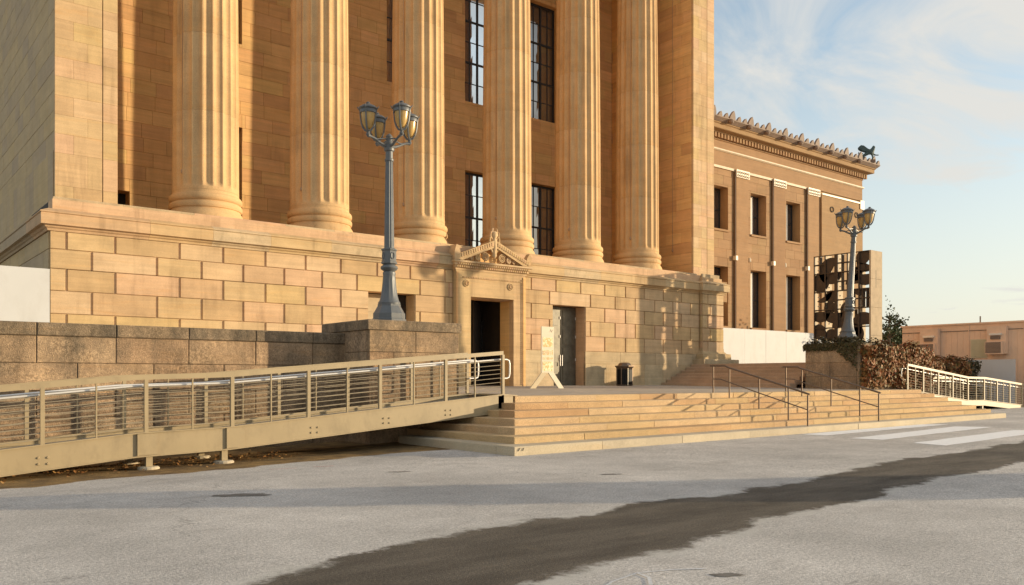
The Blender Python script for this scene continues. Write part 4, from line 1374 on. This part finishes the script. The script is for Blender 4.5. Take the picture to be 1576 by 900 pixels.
wing_wall()
PO_keep = PO
PO = WG
ashlar('y', 44.6, 65.2, 2.4, 15.9, GY - .02, M['wing'], 0.62, 1.35, gw, vis=lambda q: (q[1] - q[0]) * (q[3] - q[2]) + (3 if q[2] > 4.6 else 0), limit=300)
PO = PO_keep
pil = [(48.55, 49.9), (52.95, 54.35), (57.35, 58.8)]
for i, (a, b_) in enumerate(pil + [(59.2, 65.2), (44.2, 45.4)]):
    mb = MB(); mb.box(a, b_, GY - .16, GY - .03, 2.4, 15.48 if i < 3 or i == 4 else 15.7)
    p = mb.build('pilaster', M['wing'], WG)
    if i in (0, 1, 2, 4):
        mb = MB(); mb.box(a - .06, b_ + .06, GY - .24, GY - .03, 15.485, 16.0); cp = mb.build('capital', M['terracotta'], WG)
        orn = MB()
        for u in range(6):
            for v_ in range(2):
                xx = a + .1 + u * (b_ - a - .2) / 5
                zz = 15.6 + v_ * .22
                orn.tube([(xx + .08 * math.cos(q), GY - .25, zz + .07 * math.sin(q)) for q in [2 * math.pi * k / 8 for k in range(8)]], 0.022, 4, True)
        tag(orn.build('capital_ornament', M['sand_old'], cp), kind='stuff')
    if i in (0, 1, 2):
        mb = MB(); mb.tube([(a - .09, GY - .12, 2.5), (a - .09, GY - .12, 15.9)], 0.06, 8); dp = mb.build('downpipe', M['bronze'], WG)
        mb = MB(); mb.box(a - .2, a + .02, GY - .28, GY - .03, 9.75, 10.05); mb.build('pipe_bracket', M['terracotta'], dp)
for x in (50.15, 54.45):
    mb = MB(); mb.lathe((x, GY - .1, 9.75), [(0.03, 0), (0.09, .06), (0.09, 0.26), (0.05, 0.32)], 8); mb.build('wall_light', M['terracotta'], WG)
for a, b_ in ((45.5, 48.4), (50.0, 52.85), (54.45, 57.25)):
    mb = MB(); mb.box(a, b_, GY - .12, GY - .03, 15.86, 16.02); mb.build('bay_band', M['palestone'], WG)
mb = MB(); mb.box(59.2, 65.26, GY - .22, GY - .0, 15.72, 15.84); mb.build('corner_band', M['terracotta'], WG)
mb = MB(); mb.box(64.75, 65.3, GY - .24, GY - .17, 15.3, 16.0); mb.build('corner_cap', M['terracotta'], WG)
mb = MB(); mb.sweep([(GX0, GY - .05), (GX1, GY - .05), (GX1, GY + 20)], [(-.4, 16.02), (0.05, 16.02), (0.05, 16.98), (-.4, 16.98)]); mb.build('frieze', M['wing'], WG)
mb = MB(); mb.sweep([(GX0, GY - .05), (GX1, GY - .05), (GX1, GY + 20)], [(-.4, 16.985), (0.08, 16.985), (0.16, 17.06), (0.16, 17.14), (0.08, 17.17), (-.4, 17.17)]); mb.build('string_course', M['palestone'], WG)
EP = [(GX0, GY - .05), (GX1, GY - .05), (GX1, GY + 20)]
mb = MB(); mb.sweep(EP, [(-.4, 17.175), (0.05, 17.175), (0.05, 17.68), (0.12, 17.72), (0.12, 17.77), (-.4, 17.77)]); mb.build('upper_frieze', M['wing'], WG)
de = MB()
for xx in np.arange(44.6, GX1 + .2, 0.34):
    de.box(float(xx), float(xx) + .19, GY - .36, GY - .16, 17.80, 18.10)
tag(de.build('dentil_course', M['wing'], WG), kind='stuff')
mb = MB(); mb.sweep(EP, [(-.4, 17.775), (0.10, 17.775), (0.10, 18.11), (0.33, 18.12), (0.33, 18.17), (0.68, 18.22), (0.72, 18.25), (0.72, 18.50), (0.80, 18.56), (0.80, 18.62), (-.4, 18.62)]); mb.build('eaves_cornice', M['wing'], WG)
mb = MB(); mb.sweep(EP, [(0.2, 18.625), (0.84, 18.625), (1.05, 18.84), (1.05, 18.90), (0.2, 18.90)]); mb.build('gutter', M['roofred'], WG)


def antefix(mb, w_, h_):
    pts = [(-w_, 0), (w_, 0), (w_ * 1.0, h_ * .35), (w_ * .85, h_ * .7), (w_ * .55, h_), (w_ * .2, h_ * .88), (-w_ * .4, h_ * .55), (-w_ * .85, h_ * .25)]
    mb.prism(pts, 'y', -0.08, 0.08)


xx = 44.9; k = 0
while xx < GX1 + .9:
    big = k % 3 == 0
    piece('antefix', M['roofred'], WG, (xx, GY - .98, 18.90), (big,), (lambda mb: antefix(mb, 0.30, 0.62)) if big else (lambda mb: antefix(mb, 0.21, 0.36)))
    if big and xx < 65:
        piece('lion_spout', M['roofred'], WG, (xx - .25, GY - 1.1, 18.72), (), lambda mb: mb.lathe((0, 0, -.15), [(0.05, 0), (0.16, 0.05), (0.19, 0.16), (0.14, 0.28), (0.04, 0.32)], 8))
    xx += 0.66 if not big else 0.72
    k += 1
for wv in gw:
    a, b_, r, s = wv
    window(WG, a + .02, b_ - .02, GY + .62, r, s, 2, 2, (1, 1), M['frame'], M['pane'], 0.07, 0.04)
    mb = MB(); mb.box(a - .02, b_ + .02, GY - .12, GY + .5, r - .14, r - .002); mb.build('window_sill', M['wing'], WG)
    mb = MB(); mb.box(a + .05, a + 1.05, GY + .55, GY + .57, r + .05, s - .06); mb.build('window_blind', M['blind'], WG)
for x in (60.6, 64.2):
    mb = MB(); mb.tube([(x + .22 * math.cos(q), GY - .2, 14.75 + .2 * math.sin(q)) for q in [2 * math.pi * i / 14 for i in range(14)]], 0.03, 5, True); mb.build('iron_ring', M['black'], WG)
mb = MB(); mb.prism([(37.3, 6.6), (45.6, 6.6), (45.6, 7.9), (37.3, 7.9)], 'y', 34.4, 35.9); mb.build('link_block', M['wing'], WG)

# griffin on the roof corner: one continuous skinned body, wings and tail its parts
gx, gy, gzz = 64.9, 35.2, 19.12
gr = thing('griffin_statue', (gx, gy, gzz), 'green bronze griffin statue standing on the right corner of the museum roof', 'statue')


def skin_mesh(name, pts, edges, radii, mat, parent, sub=2):
    me = bpy.data.meshes.new(name)
    o_ = off(parent)
    me.from_pydata([tuple(Vector(p) - o_) for p in pts], edges, [])
    o = bpy.data.objects.new(name, me); COL.objects.link(o); o.parent = parent
    md = o.modifiers.new('skin', 'SKIN')
    sv = me.skin_vertices[0].data if me.skin_vertices else None
    if sv is None:
        bm = bmesh.new(); bm.from_mesh(me); bm.verts.layers.skin.verify(); bm.to_mesh(me); bm.free(); sv = me.skin_vertices[0].data
    for i, r in enumerate(radii): sv[i].radius = (r, r)
    sv[0].use_root = True
    sb = o.modifiers.new('sub', 'SUBSURF'); sb.levels = sub; sb.render_levels = sub
    me.materials.append(mat)
    WL[o.name] = o_
    return o


G_ = lambda x, z, y=0: (gx + x, gy + y, gzz + z)
pts = [G_(-.35, .78), G_(0.0, .85), G_(.32, .95), G_(.48, 1.2), G_(.55, 1.42), G_(.72, 1.38), G_(.56, 1.62),
       G_(-.5, .5, .12), G_(-.38, .22, .14), G_(-.48, .02, .14), G_(-.5, .5, -.12), G_(-.62, .22, -.14), G_(-.66, .02, -.14),
       G_(.38, .55, -.12), G_(.42, .28, -.12), G_(.4, .02, -.12), G_(.55, .68, .14), G_(.85, .60, .14), G_(1.15, .60, .14)]
ed = [(0, 1), (1, 2), (2, 3), (3, 4), (4, 5), (4, 6), (0, 7), (7, 8), (8, 9), (0, 10), (10, 11), (11, 12), (2, 13), (13, 14), (14, 15), (2, 16), (16, 17), (17, 18)]
rd = [.24, .22, .26, .2, .16, .07, .05, .16, .09, .09, .16, .09, .09, .11, .07, .09, .12, .06, .06]
gr.rotation_euler = (0, 0, R_(-42)); gr.scale = (.75, .75, .75)
skin_mesh('griffin_body', pts, ed, rd, M['verd'], gr)
for sy in (-1, 1):
    mb = MB()
    mb.prism([(gx + .35, gzz + 1.05), (gx - .1, gzz + 1.2), (gx - .55, gzz + 1.55), (gx - .85, gzz + 1.6), (gx - 1.02, gzz + 1.42), (gx - .98, gzz + 1.2), (gx - .75, gzz + 1.05), (gx - .3, gzz + .9), (gx + .1, gzz + .85)], 'y', gy + sy * .2 - .05, gy + sy * .2 + .05)
    mb.build('griffin_wing', M['verd'], gr)
mb = MB(); mb.tube([G_(-.55, .75), G_(-.85, .62), G_(-1.05, .75), G_(-1.0, .95)], [.06, .05, .045, .03], 8); mb.build('griffin_tail', M['verd'], gr, 60)
mb = MB(); mb.box(gx - .95, gx + .65, gy - .3, gy + .3, gzz - .25, gzz + .05); mb.build('statue_base', M['roofred'], gr)

# ================================================================== HOARDINGS
def hoarding(x0, x1, y0, y1, z0, z1, label, along):
    g = thing('white_hoarding', ((x0 + x1) / 2, (y0 + y1) / 2, z0), label, 'hoarding', 'white site hoardings')
    L = (x1 - x0) if along == 'x' else (y1 - y0)
    n = max(1, round(L / 2.44))
    for i in range(n):
        p, q = i / n, (i + 1) / n
        mb = MB()
        if along == 'x': mb.box(x0 + L * p + .004, x0 + L * q - .004, y0 + random.uniform(-.008, .008), y1, z0, z1 + random.uniform(-.015, .015))
        else: mb.box(x0, x1, y0 + L * p + .002, y0 + L * q - .002, z0, z1)
        mb.build('hoarding_panel', M['white'], g)
    return g


hoarding(-9.6, 5.03, 28.02, 28.08, 2.35, 4.84, 'white hoarding left of the portico above the brown retaining wall', 'x')
hoarding(41.0, 57.0, 33.0, 33.08, 2.35, 4.78, 'long white hoarding in front of the brown museum wing', 'x')
hoarding(49.5, 49.58, 18.6, 21.0, 0.1, 2.66, 'white hoarding panel in front of the tan portable building', 'y')

# ================================================================== OPENWORK SCREEN SCULPTURE
SC = thing('openwork_screen', (41.6, 23.6, 2.35), 'tall openwork screen sculpture of dark discs and grids beside the museum wing', 'sculpture')
X0, X1, Y0, Y1, Z0, Z1 = 40.9, 42.25, 22.06, 25.2, 2.36, 8.12
NCOL, NROW = 5, 6
cw, rh = (Y1 - Y0) / NCOL, (Z1 - Z0) / NROW
for k in range(4):      # end slab, in four cast lengths
    stone_box('end_slab', M['sculptend'], SC, X0 + .02, X1 - .2, Y0, Y0 + .09, Z0 + k * (Z1 - Z0) / 4 + .004, Z0 + (k + 1) * (Z1 - Z0) / 4 - .004, 0.008)
for i in range(1, NCOL + 1):
    y = Y0 + i * cw
    mb = MB(); mb.box(X0 + .05, X0 + (.62 if i < NCOL else .3), y - .025, y + .025, Z0, Z1 - .01); fn = mb.build('fin', M['sculptpale'], SC)
    for j in range(NROW * 2):
        z = Z0 + (j + .5) * rh / 2
        mb = MB(); mb.lathe((0, 0, 0), [(0.035, 0), (0.03, 0.03)], 8)
        mb.v = [(X0 + .35 + v[0], y - .025 - v[2], z + v[1]) for v in mb.v]; mb.build('bolt', M['sculpt'], fn)
for j in range(NROW + 1):
    z = Z0 + j * rh
    mb = MB(); mb.box(X0, X0 + .22, Y0 + .09, Y1, z - .025 - (.0 if j else -.03), z + .025 - (.03 if j == NROW else 0)); mb.build('shelf', M['sculpt'], SC)
for i in range(NCOL + 1):
    y = Y0 + i * cw
    wd_ = .10 if i == 3 else .035
    if i == 0: continue
    mb = MB(); mb.box(X0 - .01, X0 + .045, y - wd_, y + wd_, Z0, Z1 - .002); mb.build('post', M['sculpt'], SC)


def disc(cy, cz, r, a0=0, a1=360, dx=0.0, inner=0.0):
    n = 26
    r *= 1.18
    pts = [(cy + r * math.cos(R_(a0 + (a1 - a0) * k / n)), cz + r * math.sin(R_(a0 + (a1 - a0) * k / n))) for k in range(n + (0 if a1 - a0 == 360 else 1))]
    if inner: pts += [(cy + inner * math.cos(R_(a1 - (a1 - a0) * k / n)), cz + inner * math.sin(R_(a1 - (a1 - a0) * k / n))) for k in range(n + 1)]
    pts = [(min(max(p[0], Y0 + .1), Y1 - .01), min(max(p[1], Z0 + .01), Z1 - .02)) for p in pts]
    mb = MB(); mb.prism(pts, 'x', X0 + .06 + dx, X0 + .10 + dx); mb.build('disc_plate', M['sculpt'], SC)


def grid(c, r, nu, nv):
    y0_, z0_ = Y0 + c * cw, Z0 + r * rh
    for u in range(1, nu):
        mb = MB(); mb.box(X0, X0 + .2, y0_ + u * cw / nu - .03, y0_ + u * cw / nu + .03, z0_ + .03, z0_ + rh - .03); mb.build('grid_bar', M['sculpt'], SC)
    for v_ in range(1, nv):
        mb = MB(); mb.box(X0 + .004, X0 + .19, y0_ + .05, y0_ + cw - .05, z0_ + v_ * rh / nv - .03, z0_ + v_ * rh / nv + .03); mb.build('grid_bar', M['sculpt'], SC)


cy_ = lambda c: Y0 + (c + .5) * cw
cz_ = lambda r: Z0 + (r + .5) * rh
# columns counted from the near end (right in view), rows from the ground
grid(4, 5, 2, 2); grid(2, 5, 2, 2); grid(2, 4, 2, 2); grid(2, 3, 1, 2); grid(1, 5, 2, 2)
grid(0, 3, 3, 2); grid(1, 3, 2, 2); grid(2, 1, 2, 1); grid(3, 0, 2, 2)
disc(cy_(3), Z0 + 5 * rh + .1, .60, -60, 120); disc(cy_(3), Z0 + 5 * rh, .50, 180, 360, .02)
disc(cy_(4), cz_(4), .42); disc(cy_(4) + .2, cz_(4), .46, 90, 270, .02)
disc(cy_(0) + .15, cz_(5) + .15, .30); disc(cy_(0) - .1, cz_(5) + .3, .28, dx=.02); disc(cy_(0), cz_(5) - .1, .42, 200, 380, .04)
disc(cy_(0) + .25, cz_(5) - .38, .22); disc(cy_(0), cz_(4) + .25, .48, 180, 360, .02); disc(cy_(1), cz_(4) - .2, .38, 0, 180)
disc(cy_(1) + .2, cz_(4) + .45, .45, 180, 290); disc(cy_(3), cz_(3) + .2, .28); disc(cy_(4) - .1, cz_(3) + .5, .5, 180, 300)
disc(cy_(3) + .1, cz_(3) - .38, .28, dx=.02); disc(cy_(3) - .1, cz_(2) + .3, .46, 180, 360); disc(cy_(4), cz_(2) + .4, .48, 180, 360)
disc(cy_(1) + .25, cz_(2) + .4, .42, 0, 120); disc(cy_(0) + .1, cz_(2) - .4, .55, 0, 180); disc(cy_(2), cz_(2) - .45, .5, 0, 180, .02)
disc(cy_(0) + .2, cz_(1), .48, -90, 90, inner=.12); disc(cy_(3), cz_(1) + .1, .28); disc(cy_(1), cz_(1) + .1, .46, 90, 270)
disc(cy_(1) - .1, cz_(4) + .3, .3); disc(cy_(2) + .1, cz_(2) + .2, .3, 90, 270); disc(cy_(0) + .3, cz_(3) + .5, .3, 180, 360); disc(cy_(4) + .1, cz_(1) + .3, .34); disc(cy_(0), cz_(0), .4); disc(cy_(4), cz_(0), .42, 0, 180)
for (c, r, f0, f1) in ((3, 3, .0, .35), (3, 4, .0, .3), (1, 2, .55, .8), (2, 2, .3, .5), (4, 1, .2, .6), (0, 4, .0, .18)):
    mb = MB(); mb.box(X0 + .5, X0 + .56, Y0 + (c + f0) * cw, Y0 + (c + f1) * cw, Z0 + r * rh + .03, Z0 + (r + 1) * rh - .03); mb.build('back_plate', M['sculpt'], SC)

# ================================================================== PORTABLE BUILDING
TB = thing('portable_building', (53, 18, 0.1), 'tan portable building behind the ivy wall, with two window air conditioners', 'building')
TX = 51.0
TZ = 4.79
mb = MB(); mb.box(TX + .03, TX + 5, 15.2, 25.5, 0.0, TZ - .06); mb.build('body', M['trailer'], TB)
mb = MB(); mb.box(TX - .05, TX + 5.1, 15.1, 25.57, TZ - .06, TZ + .03); mb.build('roof_edge', M['trailer'], TB)
ribs = MB()
y = 15.2
while y < 25.15:
    ribs.box(TX + .018, TX + .029, y + .008, y + .31, 0.1, 4.35); y += .32
tag(ribs.build('cladding_rib', M['trailer'], TB), kind='stuff')
for y in (21.6, 18.7):
    mb = MB(); mb.box(TX - .015, TX + .017, y - .025, y + .025, 0.1, TZ - .065); mb.build('seam', M['trailer'], TB)
mb = MB(); mb.box(TX - .012, TX + .03, 15.2, 25.49, 4.352, 4.39); mb.build('fascia_trim', M['trailerdark'], TB)
for (a, b_) in ((23.2, 24.25), (19.5, 20.5)):
    mb = MB(); mb.box(TX - .34, TX - .0, a, b_, 3.0, 4.55); hs = mb.build('cooler_housing', M['trailer'], TB)
    mb = MB(); mb.box(TX - .50, TX - .342, a + .12, b_ + .03, 2.98, 3.69); ac_ = mb.build('air_conditioner', M['trailer'], hs)
    mb = MB()
    for k in range(9): mb.box(TX - .52, TX - .502, a + .2, b_ - .0, 3.05 + k * .068, 3.05 + k * .068 + .05)
    tag(mb.build('grille', M['trailerdark'], hs), kind='stuff')
    mb = MB(); mb.box(TX - .42, TX - .342, a + .28, a + .78, 3.82, 4.0); mb.build('vent_strip', M['trailerdark'], hs)
    mb = MB(); mb.box(TX - .45, TX - .342, a + .2, a + .84, 4.04, 4.15); mb.build('flood_light', M['pipe'], hs)
for (a, b_, r, q) in ((24.3, 25.2, 2.95, 3.86), (20.6, 21.5, 2.78, 3.87)):
    mb = MB(); mb.box(TX - .024, TX + .016, a, b_, r, q); wf = mb.build('window', M['cream'], TB)
    mb = MB(); mb.box(TX - .04, TX - .026, a + .05, b_ - .05, r + .05, q - .05); mb.build('pane', M['blindpale'], wf)
mb = MB(); mb.box(TX - .03, TX + .016, 17.5, 18.5, 0.2, 2.5); dd = mb.build('door', M['black'], TB)
mb = MB(); mb.tube([(TX - .06, 18.38, 1.2), (TX - .06, 18.38, 1.4)], .018, 6); mb.build('door_handle', M['pipe'], dd)
mb = MB(); mb.tube([(TX + .3, 21.1, TZ), (TX + .3, 21.1, TZ + .4)], .04, 8); mb.build('vent_pipe', M['trailerdark'], TB)

# ================================================================== TRASH BIN
tbx, tby = 28.83, 27.55
tbz = tz(tby)
BN = thing('trash_bin', (tbx, tby, tbz), 'small dark octagonal trash bin with flared lid against the portico wall', 'bin')
mb = MB(); mb.lathe((tbx, tby, tbz), [(0.33, 0.03), (0.33, 0.78)], 8, R_(22.5)); mb.build('liner', M['black'], BN)
mb = MB(); mb.lathe((tbx, tby, tbz), [(0.38, 0.0), (0.40, 0.05), (0.36, 0.07)], 8, R_(22.5)); mb.build('base', M['bronze'], BN)
for i in range(8):
    a = R_(22.5 + 45 * i)
    x, y = tbx + .385 * math.cos(a), tby + .385 * math.sin(a)
    mb = MB(); mb.tube([(x, y, tbz + .02), (x, y, tbz + .82)], 0.028, 6)
    mb.build('corner_post', M['cream'] if i == 5 else M['bronze'], BN)
    a2 = R_(45 * i + 45)
    for q in (-.09, 0.0, .09):
        x, y = tbx + .355 * math.cos(a2) - q * math.sin(a2), tby + .355 * math.sin(a2) + q * math.cos(a2)
        mb = MB(); mb.box(x - .018, x + .018, y - .018, y + .018, tbz + .06, tbz + .76); mb.build('slat', M['black'], BN)
mb = MB(); mb.lathe((tbx, tby, tbz), [(0.36, 0.76), (0.40, 0.82), (0.48, 0.90), (0.48, 0.93), (0.34, 0.95), (0.28, 1.04), (0.2, 1.08), (0.02, 1.09)], 8, R_(22.5)); mb.build('lid', M['bronze'], BN)

# ================================================================== A-FRAME SIGN
sx0, sx1, sy = 20.66, 21.27, 24.0
sz = tz(sy)
SG = thing('notice_sign', (20.96, sy, sz), 'tall narrow white sign with orange pictures on splayed legs before the entrance', 'sign')
mb = MB(); mb.box(sx0, sx1, sy - .02, sy + .02, sz + .58, 3.56); mb.build('panel', M['signpale'], SG)
for sgn, x in ((-1, 20.96), (1, 20.96)):
    mb = MB()
    t0, t1 = (x + sgn * .03, x + sgn * .30), (x + sgn * .42, x + sgn * .68)
    a, b_ = sorted(t0); c, d = sorted(t1)
    mb.hexa([(c, sy - .18 * sgn - .0, sz + .005), (d, sy - .18 * sgn, sz + .005), (d, sy - .18 * sgn + .05, sz + .005), (c, sy - .18 * sgn + .05, sz + .005)],
            [(a, sy - .03, sz + .60), (b_, sy - .03, sz + .60), (b_, sy + .02, sz + .60), (a, sy + .02, sz + .60)])
    mb.build('leg', M['signpale'] if sgn > 0 else M['cream'], SG)


def printmat(name, sc, c1, c2):
    m, t, b = newmat(name)
    n = posnoise(t, sc, (1, 1, 1), 4, 0.6, 1.0)
    t.links.new(mixcol(t, rng(t, n.outputs[0], 0.42, 0.58, 0, 1), c1, c2), b.inputs['Base Color'])
    b.inputs['Roughness'].default_value = 0.6
    return m


M['print1'] = printmat('orange picture print', 9, (0.55, 0.30, 0.07), (0.80, 0.66, 0.42))
for (a, b_, r, s) in ((sx0 + .06, sx1 - .06, 2.80, 3.15), (sx0 + .05, sx1 - .05, 2.50, 2.68), (sx0 + .05, sx1 - .05, 2.32, 2.43), (sx0 + .05, sx1 - .05, 1.90, 2.25)):
    mb = MB(); mb.box(a, b_, sy - .026, sy - .021, r, s); pp = mb.build('picture', M['print1'], SG)
    if s - r < .2:
        for k in range(7):
            x = a + .03 + k * (b_ - a - .06) / 6.5
            mb = MB(); mb.box(x, x + .03, sy - .03, sy - .0265, r + .02, s - .02); mb.build('figure', M['bronze'] if False else M['sculptpale'], pp)
mb = MB(); mb.tube([(sx1 - .2, sy - .023, 3.36), (sx1 - .16, sy - .023, 3.46), (sx1 - .12, sy - .023, 3.36), (sx1 - .05, sy - .023, 3.45)], 0.006, 4); mb.build('emblem', M['cable'], SG)


# ================================================================== PLANTS
def leaf_cloud(mb, pts_normals, size, flat=0.6):
    for p, n in pts_normals:
        n = (Vector(n) + Vector((random.uniform(-1, 1), random.uniform(-1, 1), random.uniform(-1, 1))) * flat).normalized()
        a = n.orthogonal().normalized()
        a = Matrix.Rotation(random.uniform(0, 6.28), 3, n) @ a
        b_ = n.cross(a)
        s = size * random.uniform(0.6, 1.3)
        p = Vector(p)
        mb.add([p - a * s * .5, p + b_ * s * .42 + n * s * .1, p + a * s * .6, p - b_ * s * .42 + n * s * .1], [(0, 1, 2, 3)])


def ivy_patch(name, parent, mat, boxes, n, size):
    """leaves spread over the outside of boxes (x0,x1,y0,y1,z0,z1), bulging in clumps"""
    mb = MB()
    pn = []
    for _ in range(n):
        x0, x1, y0, y1, z0, z1 = random.choice(boxes)
        ax, ay, az2 = x1 - x0, y1 - y0, z1 - z0
        areas = [ax * az2, ay * az2, ay * az2, ax * ay]
        f = random.choices((0, 1, 2, 3), areas)[0]
        u, v_ = random.random(), random.random()
        if f == 0: p, nn = (x0 + u * ax, y0, z0 + v_ * az2), (0, -1, 0)
        elif f == 1: p, nn = (x0, y0 + u * ay, z0 + v_ * az2), (-1, 0, 0)
        elif f == 2: p, nn = (x1, y0 + u * ay, z0 + v_ * az2), (1, 0, 0)
        else: p, nn = (x0 + u * ax, y0 + v_ * ay, z1), (0, 0, 1)
        k = mnoise.noise(Vector(p) * 1.1) * .30 + mnoise.noise(Vector(p) * 3.1) * .18 + random.gauss(0, .09)
        p = Vector(p) + Vector(nn) * k
        pn.append((p, nn))
    leaf_cloud(mb, pn, size)
    return mb.build(name, mat, parent)


iv = thing('ivy_wall', (42, 19.9, 0), 'low wall smothered in red and brown autumn ivy behind the right ramp', 'wall')
mb = MB(); mb.box(36.27, 47.4, 20.0, 20.43, -.3, 2.34); mb.build('wall_core', M['rough'], iv)
tag(ivy_patch('ivy', iv, M['ivy'], [(36.3, 47.0, 19.8, 20.5, 0.9, 2.45)], 11000, 0.13), kind='stuff')
tag(ivy_patch('ivy', iv, M['ivygreen'], [(46.6, 47.7, 19.75, 20.5, 0.5, 2.5)], 1800, 0.13), kind='stuff')
vp = thing('ivy_mound', (35, 18.5, 1.2), 'dense red-brown ivy hanging over the front of the right lamp pedestal', 'ivy')
tag(ivy_patch('ivy', vp, M['ivy'], [(32.82, 37.8, 17.85, 18.1, 1.3, 2.95), (35.4, 38.6, 18.0, 19.9, 1.2, 2.85)], 9000, 0.13), kind='stuff')
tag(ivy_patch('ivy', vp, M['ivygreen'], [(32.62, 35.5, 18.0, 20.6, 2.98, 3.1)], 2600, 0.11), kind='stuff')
pn = []
for _ in range(700):
    a = random.uniform(0, 6.28); r = random.uniform(.35, .52)
    pn.append(((34.0 + r * math.cos(a), 19.4 + r * math.sin(a), 3.1 + random.uniform(0, .28)), (math.cos(a), math.sin(a), .4)))
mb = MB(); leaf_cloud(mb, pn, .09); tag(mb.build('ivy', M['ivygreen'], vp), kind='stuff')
pn = []
for _ in range(900):     # trailing fringe on the shaded side of the pedestal
    y = random.uniform(18.15, 20.6); dpt = random.random() ** 2 * (.25 + .9 * max(0, (19.1 - y)))
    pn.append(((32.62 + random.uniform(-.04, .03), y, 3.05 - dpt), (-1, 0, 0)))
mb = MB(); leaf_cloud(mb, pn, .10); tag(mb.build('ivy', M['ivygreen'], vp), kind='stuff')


def tree(name, label, base, h, crown, n, size, mat, cat='tree', branches=14):
    g = thing(name, base, label, cat)
    b = Vector(base)
    mb = MB()
    top = b + Vector((0.1, 0.05, h * .8))
    mb.tube([b - Vector((0, 0, .2)), b + Vector((.03, 0, h * .25)), b + Vector((-.04, .05, h * .5)), top], [h * .035, h * .028, h * .018, h * .006], 8)
    tips = []
    for i in range(branches):
        q = random.uniform(.25, .78); a = random.uniform(0, 6.28)
        s = b + Vector((0, 0, h * q)); L = crown * random.uniform(.6, 1.05) * (1.15 - q * .6)
        mid = s + Vector((math.cos(a), math.sin(a), .35)) * L * .5
        e = s + Vector((math.cos(a), math.sin(a), .45)) * L
        mb.tube([s, mid, e], [h * .012, h * .008, h * .003], 5)
        tips += [(s, e)]
    mb.build('trunk', M['bark'], g, 60)
    pn = []
    for _ in range(n):
        s, e = random.choice(tips + [(b + Vector((0, 0, h * .6)), b + Vector((0, 0, h)))])
        p = s.lerp(e, random.uniform(.25, 1.05)) + Vector((random.gauss(0, .16), random.gauss(0, .16), random.gauss(0, .13))) * crown
        pn.append((p, (random.uniform(-1, 1), random.uniform(-1, 1), random.uniform(0, 1))))
    mb = MB(); leaf_cloud(mb, pn, size, 1.0); tag(mb.build('crown', mat, g), kind='stuff')
    return g


tree('young_tree', 'small dark green tree beyond the right edge of the openwork screen', (62.2, 31.6, 2.34), 3.5, 1.3, 2600, 0.22, M['leaf'])
tree('bare_shrub', 'sparse spindly shrub showing just beside the openwork screen', (58.6, 30.2, 2.34), 4.9, 1.3, 420, 0.18, M['leaf'], 'shrub')

# added stand-in shrub, out of view right, shaped to cast the road's long shadow
sg = thing('shadow_casting_shrub', (20.3, 1.3, 0), 'made-up conical evergreen right of the view, added to cast the long road shadow', 'shrub')
mb = MB(); mb.tube([(20.3, 1.3, -.1), (20.3, 1.3, 1.2), (20.3, 1.3, 3.0)], [.12, .1, .02], 8); mb.build('trunk', M['bark'], sg)
pn = []
for _ in range(14000):
    z = random.uniform(.1, 3.9)
    R0 = 1.35 if z < 1.2 else 1.35 * max(0, (4.0 - z) / 2.8) ** .8
    a = random.uniform(0, 6.28); r = R0 * math.sqrt(random.random()) * random.uniform(.9, 1.05)
    pn.append(((20.3 + r * math.cos(a), 1.3 + r * math.sin(a), z), (math.cos(a), math.sin(a), .3)))
mb = MB(); leaf_cloud(mb, pn, .16, .8); tag(mb.build('crown', M['leaf'], sg), kind='stuff')

# fallen leaves gathered under the ramp
pn = []
for _ in range(420):
    x = random.uniform(2.0, 8.0); y = random.gauss(17.6, .5)
    if y > 19.7 or y < 16.3: continue
    pn.append(((x, y, gz(x, y) + random.uniform(.01, .05)), (0, 0, 1)))
mb = MB(); leaf_cloud(mb, pn, .07, .5)
tag(mb.build('leaf_litter', M['litter']), 'scatter of fallen brown leaves on the dirt under the left ramp', 'leaves', kind='stuff')
